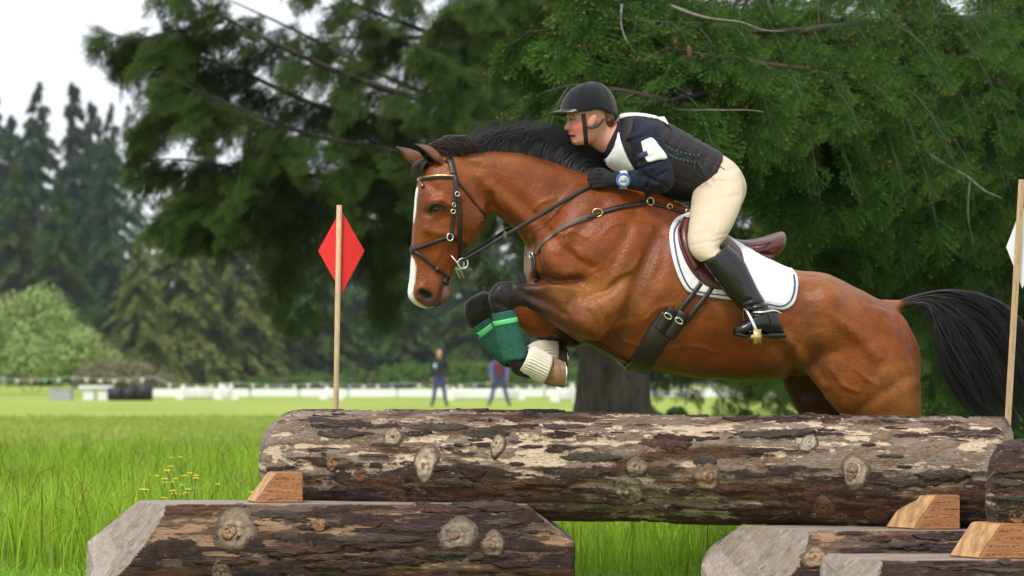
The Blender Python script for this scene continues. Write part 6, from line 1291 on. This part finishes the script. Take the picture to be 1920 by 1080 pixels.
def bush(name, px, Y, lobes, n, size, cA, cB, label, seed, cat='bush', group=None, stems=3):
    b = W(px, 0, Y); b[2] = 0; o = empty(name, b, label, cat, group); k = Y / FPX
    k2 = k * (1.22 if name == 'pale_bush' else 1.0); lb = [(x * k2, y * k2, z * k2, r * k2) for x, y, z, r in lobes]; V, F, C = leaf_cloud(seed, lb, n, size, cA, cB); ob('foliage', (V + b, F), M_far, o, smooth=False, colors=C)
    for i in range(stems):
        l = lb[i % len(lb)]; ob('stem', tube([b + np.array([l[0] * .1, 0, 0]), b + np.array([l[0] * .5, l[1] * .5, l[2] * .5]), b + np.array([l[0], l[1], l[2]])], [.10 * k * 40 * .2, .07 * k * 40 * .2, .02], 6, 3), M_trunk2, o)
bush('pale_bush', 60, 140, [(0, 0, 70, 70), (-70, 10, 60, 70), (62, -10, 60, 56), (15, 0, 128, 42), (-30, 20, 112, 48), (95, 10, 40, 44), (-120, 0, 70, 60), (40, -10, 105, 36), (-62, -20, 95, 40), (78, 0, 78, 30), (0, -30, 40, 60)], 15000, .15, (.17, .24, .06), (.42, .50, .20), 'big pale grey green bush at the left edge of the meadow', 11)
bush('brownish_bush', 215, 130, [(0, 0, 35, 38), (50, 0, 30, 36), (-45, 0, 28, 32), (90, 5, 20, 26)], 7000, .13, (.14, .14, .07), (.30, .27, .17), 'low brownish olive bush right of the big pale bush', 12)
bush('olive_tree', 105, 180, [(0, 0, 110, 50), (-30, 0, 80, 50), (30, 0, 70, 50), (0, 0, 40, 50)], 4000, .22, (.05, .10, .02), (.13, .19, .04), 'bright green small tree rising behind the pale bush', 13, 'tree')
for i, (px, r, lb) in enumerate([(480, 16, 'low green bush left of the white jump rail, near the brownish bush'), (545, 20, 'low green bush left of the red flag pole'), (600, 22, 'low green bush just behind the red flag pole'), (680, 18, 'low green bush right of the red flag pole'), (760, 34, 'green bush behind the spectator in black'), (860, 40, 'green bush between the two spectators'), (970, 30, 'green bush behind the spectator in maroon'), (1040, 34, 'green bush left of the thick trunk')]):
    bush('low_bush', px, 175, [(0, 0, r * .6, r), (-40, 5, r * .5, r * .9), (40, -5, r * .55, r * .95), (75, 0, r * .4, r * .8), (-75, 0, r * .4, r * .8)], 2200, .20, (.05, .11, .02), (.12, .19, .04), lb, 20 + i, 'bush', 'low bushes along the meadow edge')
for i, (px, Y, r, lb) in enumerate([(1270, 44, 85, 'dark leafy shrub right of the thick trunk'), (1400, 48, 60, 'dark leafy shrub under the horse belly'), (1790, 30, 120, 'leafy shrub below the black tail'), (1900, 28, 130, 'leafy shrub behind the right flag pole'), (1680, 40, 110, 'shaded shrub behind the horse rump'), (1560, 44, 100, 'shaded shrub behind the horse flank')]):
    bush('shrub', px, Y, [(0, 0, r * .8, r * .7), (-r * .5, 10, r * .5, r * .6), (r * .5, -10, r * .6, r * .6), (0, 10, r * 1.5, r * .5), (r * .3, 10, r * 2.1, r * .45)] if px > 1450 else [(0, 30, 10 + r * .3, r * .25), (r * .4, 30, r * .2, r * .2), (-r * .3, 30, r * .2, r * .2)], 3000, .075, (.026, .07, .014), (.10, .20, .03), lb, 40 + i, 'shrub', 'shrubs under the firs')

# ------------------------------------------------------------------ arena things across the meadow
M_wht = mk('white_plastic', (.8, .8, .8), rough=.5, var=.03); M_greybox = mk('grey_box', (.36, .36, .38), rough=.7); M_blk = mk('black_rubber', (.012, .012, .016), rough=.5); M_post = mk('old_post', (.06, .045, .035), rough=.9)
def base_at(px, Y): b = W(px, 0, Y); b[2] = 0; return b
Ya = 112.0; ka = Ya / FPX
fence = empty('arena_fence', base_at(880, Ya), 'long low white arena fence across the far meadow', 'fence')
for i in range(13):
    x0 = 285 + i * 92; p = base_at(x0 + 46, Ya + .8 * math.sin(i)); ob('rail', box(p + np.array([0, 0, .26]), [np.array([.90, 0, 0]), np.array([0, .02, 0]), np.array([0, 0, .15])]), M_wht, fence, smooth=False)
    for s in (-.88, .88): ob('post', tube([p + np.array([s, .05, 0]), p + np.array([s, .05, .38])], .04, 6), M_wht, fence)
def jump(px, w_, h_, Y, label, wings=True):
    o = empty('show_jump', base_at(px, Y), label, 'jump', 'white show jumps on the arena'); b = base_at(px, Y); k = Y / FPX
    for s in (-1, 1):
        ob('wing', join(box(b + np.array([s * w_ * k / 2, 0, h_ * k / 2 + .05]), [np.array([.06, 0, 0]), np.array([0, .06, 0]), np.array([0, 0, h_ * k / 2 + .05])]), box(b + np.array([s * (w_ * k / 2 + .16), 0, h_ * k * .4]), [np.array([.12, 0, 0]), np.array([0, .03, 0]), np.array([0, 0, h_ * k * .35])])), M_wht, o, smooth=False)
    for z in (.3, .55, .8): ob('pole', tube([b + np.array([-w_ * k / 2, -.08, h_ * k * z]), b + np.array([w_ * k / 2, -.08, h_ * k * z])], .06, 8), M_wht, o)
    ob('filler', box(b + np.array([0, 0, h_ * k * .35]), [np.array([w_ * k * .45, 0, 0]), np.array([0, .02, 0]), np.array([0, 0, h_ * k * .22])]), M_wht, o, smooth=False)
jump(378, 70, 24, 110, 'white show jump left of the red flag, the widest one'); jump(424, 18, 26, 109, 'narrow white show jump beside the widest one'); jump(622, 18, 22, 109, 'small white show jump seen behind the red flag pole'); jump(1060, 26, 30, 100, 'white show jump beside the thick trunk'); jump(910, 120, 20, 108, 'long low white show jump between the spectators')
for x, lb in ((180, 'white trestle jump block between the grey box and the dark barrels'),):
    o = empty('white_table', base_at(x, 108), lb, 'table'); b = base_at(x, 108); ob('top', box(b + np.array([0, 0, .50]), [np.array([.62, 0, 0]), np.array([0, .3, 0]), np.array([0, 0, .05])]), M_wht, o, smooth=False)
    for s in (-.25, .3): ob('leg', box(b + np.array([s, 0, .225]), [np.array([.20, 0, 0]), np.array([0, .2, 0]), np.array([0, 0, .225])]), M_wht, o, smooth=False)
gb = base_at(115, 108); o = empty('crate', gb, 'grey box standing in the far meadow at left', 'box'); ob('body', box(gb + np.array([0, 0, .2]), [np.array([.4, 0, 0]), np.array([0, .3, 0]), np.array([0, 0, .2])]), M_greybox, o, smooth=False); ob('lid', box(gb + np.array([0, 0, .425]), [np.array([.42, 0, 0]), np.array([0, .32, 0]), np.array([0, 0, .022])]), M_greybox, o, smooth=False)
for i, (x, r_, lb) in enumerate(((218, .24, 'black barrel nearest the white trestle block'), (242, .24, 'black barrel in the middle of the dark row'), (270, .32, 'biggest black barrel, right end of the dark row'))):
    b = base_at(x, 107); o = empty('barrel', b, lb, 'barrel', 'black barrels in the far meadow'); ob('drum', tube([b + np.array([-.3, 0, r_]), b + np.array([.3, 0, r_])], r_, 18), M_blk, o); ob('hoop', ring(b + np.array([0, 0, r_]), np.array([0, 1., 0]), np.array([0, 0, 1.]), r_, r_, .02, 18, 6), M_blk, o)
bl = empty('bunting', base_at(700, 126), 'line of small coloured pennants strung behind the arena fence', 'bunting'); PC = [mk('pennant_white', (.75, .75, .75)), mk('pennant_blue', (.25, .34, .62)), mk('pennant_green', (.2, .42, .28)), mk('pennant_red', (.6, .3, .28)), mk('pennant_yellow', (.7, .55, .05))]
rr_ = random.Random(4); pts = []
for i in range(60):
    px = -20 + i * 26; z = .86 - .12 * math.sin(math.pi * ((i % 6) / 6)) - (.25 if px > 300 else 0); p = base_at(px, 126); p[2] = z; pts.append(p)
    w = .085; V = np.array([p + [-w, 0, 0], p + [w, 0, 0], p + [0, .02, -.22], p + [-w, .01, 0], p + [w, .01, 0], p + [0, .03, -.22]]); ob('pennant', (V, [(0, 1, 2), (5, 4, 3), (0, 3, 4, 1), (1, 4, 5, 2), (2, 5, 3, 0)]), PC[rr_.choice([0, 0, 0, 0, 1, 0, 2, 0, 0, 1, 0, 3])], bl, smooth=False)
    if i % 6 == 0: q = p.copy(); q[2] = 0; ob('stake', tube([q, p + [0, 0, .06]], .025, 6), M_post, bl)
ob('string', tube(np.array(pts), .008, 4), M_wht, bl)
for i, (px, lb) in enumerate(((530, 'dark old fence post left of the red flag pole'), (585, 'dark old fence post close left of the red flag pole'), (660, 'dark old fence post close right of the red flag pole'), (693, 'dark old fence post further right of the red flag pole'))):
    b = base_at(px, 150); ob('fence_post', tube([b, b + [0, 0, .5], b + [.01, 0, .78]], [.16, .15, .13], 8), M_post, None, label=lb, cat='post', group='old posts at the meadow edge')

# two spectators
M_jkt = mk('black_jacket', (.012, .013, .018), rough=.8); M_maroon = mk('maroon_vest', (.10, .025, .03), rough=.85); M_purple = mk('purple_sleeve', (.13, .11, .42), rough=.8); M_jean = mk('blue_jeans', (.035, .055, .16), rough=.85); M_shoe = mk('dark_shoe', (.02, .018, .015)); M_cap = mk('violet_cap', (.16, .14, .36), rough=.8); M_sandy = mk('sandy_hair', (.22, .12, .06))
def spectator(px, Y, hgt, label, top, sleeve, cap, stance=.16):
    b = base_at(px, Y); o = empty('person', b, label, 'person', None); s = hgt / 1.75; X = np.array([1., 0, 0])
    def sec(x, y, z, hx, hy): return (b + np.array([x - hx, y, z]) * s, b + np.array([x + hx, y, z]) * s, hy * s)
    YV = np.array([0, 1., 0])
    torso = [sec(0, 0, .88, .15, .10), sec(0, 0, 1.0, .155, .11), sec(0, 0, 1.15, .145, .11), sec(0, 0, 1.3, .175, .12), sec(0, 0, 1.42, .18, .10), sec(0, 0, 1.49, .08, .06)]
    headl = [sec(0, 0, 1.46, .055, .055), sec(0, -.01, 1.52, .058, .06), sec(0, -.03, 1.56, .062, .075), sec(0, -.02, 1.63, .078, .095), sec(0, -.01, 1.70, .070, .09), sec(0, 0, 1.75, .03, .04)]
    def leg(k): return [sec(k * .08, 0, .95, .085, .10), sec(k * .10, 0, .75, .085, .09), sec(k * (.08 + stance * .4), -.01, .5, .06, .065), sec(k * (.07 + stance * .65), .02, .28, .055, .06), sec(k * (.07 + stance * .9), .01, .08, .042, .05)]
    def arm(k): return [sec(k * .17, 0, 1.42, .05, .06), sec(k * .215, 0, 1.3, .052, .055), sec(k * .24, .01, 1.12, .043, .05), sec(k * .25, -.03, .98, .036, .04), sec(k * .235, -.08, .87, .028, .03)]
    def hnd(k):
        fs = [loft([sec(k * .235, -.08, .88, .022, .03), sec(k * .235, -.09, .80, .025, .038)], 10, 3, 0, YV)]
        for f in range(4): fs.append(tube([b + np.array([k * .235, -.125 + f * .022, .805]) * s, b + np.array([k * .225, -.125 + f * .022, .75]) * s, b + np.array([k * .21, -.12 + f * .02, .72]) * s], [.009, .008, .006], 6, 2))
        fs.append(tube([b + np.array([k * .235, -.12, .85]) * s, b + np.array([k * .225, -.145, .81]) * s, b + np.array([k * .22, -.15, .775]) * s], [.011, .010, .008], 6, 2)); return fs
    ns = ellipsoid(b + np.array([0, -.118, 1.605]) * s, [X * .012, YV * .022, np.array([0, 0, .02])], 8, 6)
    parts = [loft(torso, 16, 3, -.01, YV), loft(headl, 16, 3, 0, YV), ns]
    for k in (-1, 1): parts += [loft(leg(k), 12, 3, -.01, YV), loft(arm(k), 12, 3, -.01, YV)] + hnd(k)
    Vb, Fb = remesh(join(*parts), .014, 2); zz = Vb[:, 2] / s; C_ = np.tile([.60, .30, .22], (len(Vb), 1)); ey = (np.abs(zz - 1.635) < .012) & (np.abs(np.abs(Vb[:, 0] - b[0]) - .03) < .014) & (Vb[:, 1] < b[1] - .05); C_[ey] = .04; mo = (np.abs(zz - 1.565) < .008) & (np.abs(Vb[:, 0] - b[0]) < .022) & (Vb[:, 1] < b[1] - .05); C_[mo] = [.35, .1, .09]
    ob('body', (Vb, Fb), M_skin, o, colors=C_)
    jv = remesh(join(loft(torso, 16, 3, .012, YV)), .014, 2); ob('jacket', jv, top, o)
    for k in (-1, 1):
        ob('sleeve', remesh(join(loft(arm(k), 12, 3, .012, YV)), .014, 2), sleeve, o); ob('trouser_leg', remesh(join(loft(leg(k), 12, 3, .010, YV)), .014, 2), M_jean, o)
        ob('shoe', loft([sec(k * (.07 + stance * .95), .08, .05, .04, .05), sec(k * (.07 + stance * .95), -.02, .06, .05, .06), sec(k * (.08 + stance * 1.0), -.14, .04, .045, .04)], 12, 3, 0, np.array([0, 0, 1.])), M_shoe, o)
    ob('cap' if cap else 'hair', loft([sec(0, .02, 1.64, .083, .098), sec(0, .01, 1.70, .080, .098), sec(0, .01, 1.755, .05, .06), sec(0, .01, 1.77, .01, .012)], 16, 3, 0, YV), M_cap if cap else M_sandy, o)
    return o
p1 = spectator(824, 88, 1.72, 'distant spectator in black jacket and blue jeans standing on the meadow', M_jkt, M_jkt, False)
b = base_at(824, 88); ob('badge', box(b + np.array([-.13, -.135, 1.22]), [np.array([.045, 0, 0]), np.array([0, .004, 0]), np.array([0, 0, .07])]), mk('pale_blue_badge', (.45, .55, .75)), p1)
spectator(936, 90, 1.70, 'distant spectator in maroon vest and jeans, feet apart', M_maroon, M_purple, True, .26)

# ------------------------------------------------------------------ thin moist air over the meadow
hz = box((0, 425, 24), [np.array([720, 0, 0]), np.array([0, 505, 0]), np.array([0, 0, 25])])
hm = bpy.data.materials.new('haze'); hm.use_nodes = True; ht = hm.node_tree; ht.nodes.remove(ht.nodes['Principled BSDF']); pv = ht.nodes.new('ShaderNodeVolumePrincipled')
pv.inputs['Color'].default_value = (.86, .92, 1.0, 1); pv.inputs['Density'].default_value = .00018; pv.inputs['Anisotropy'].default_value = 0.2; ht.links.new(pv.outputs[0], ht.nodes['Material Output'].inputs['Volume'])
ob('haze', hz, hm, None, smooth=False, label='thin pale haze in the air over the meadow', kind='stuff')
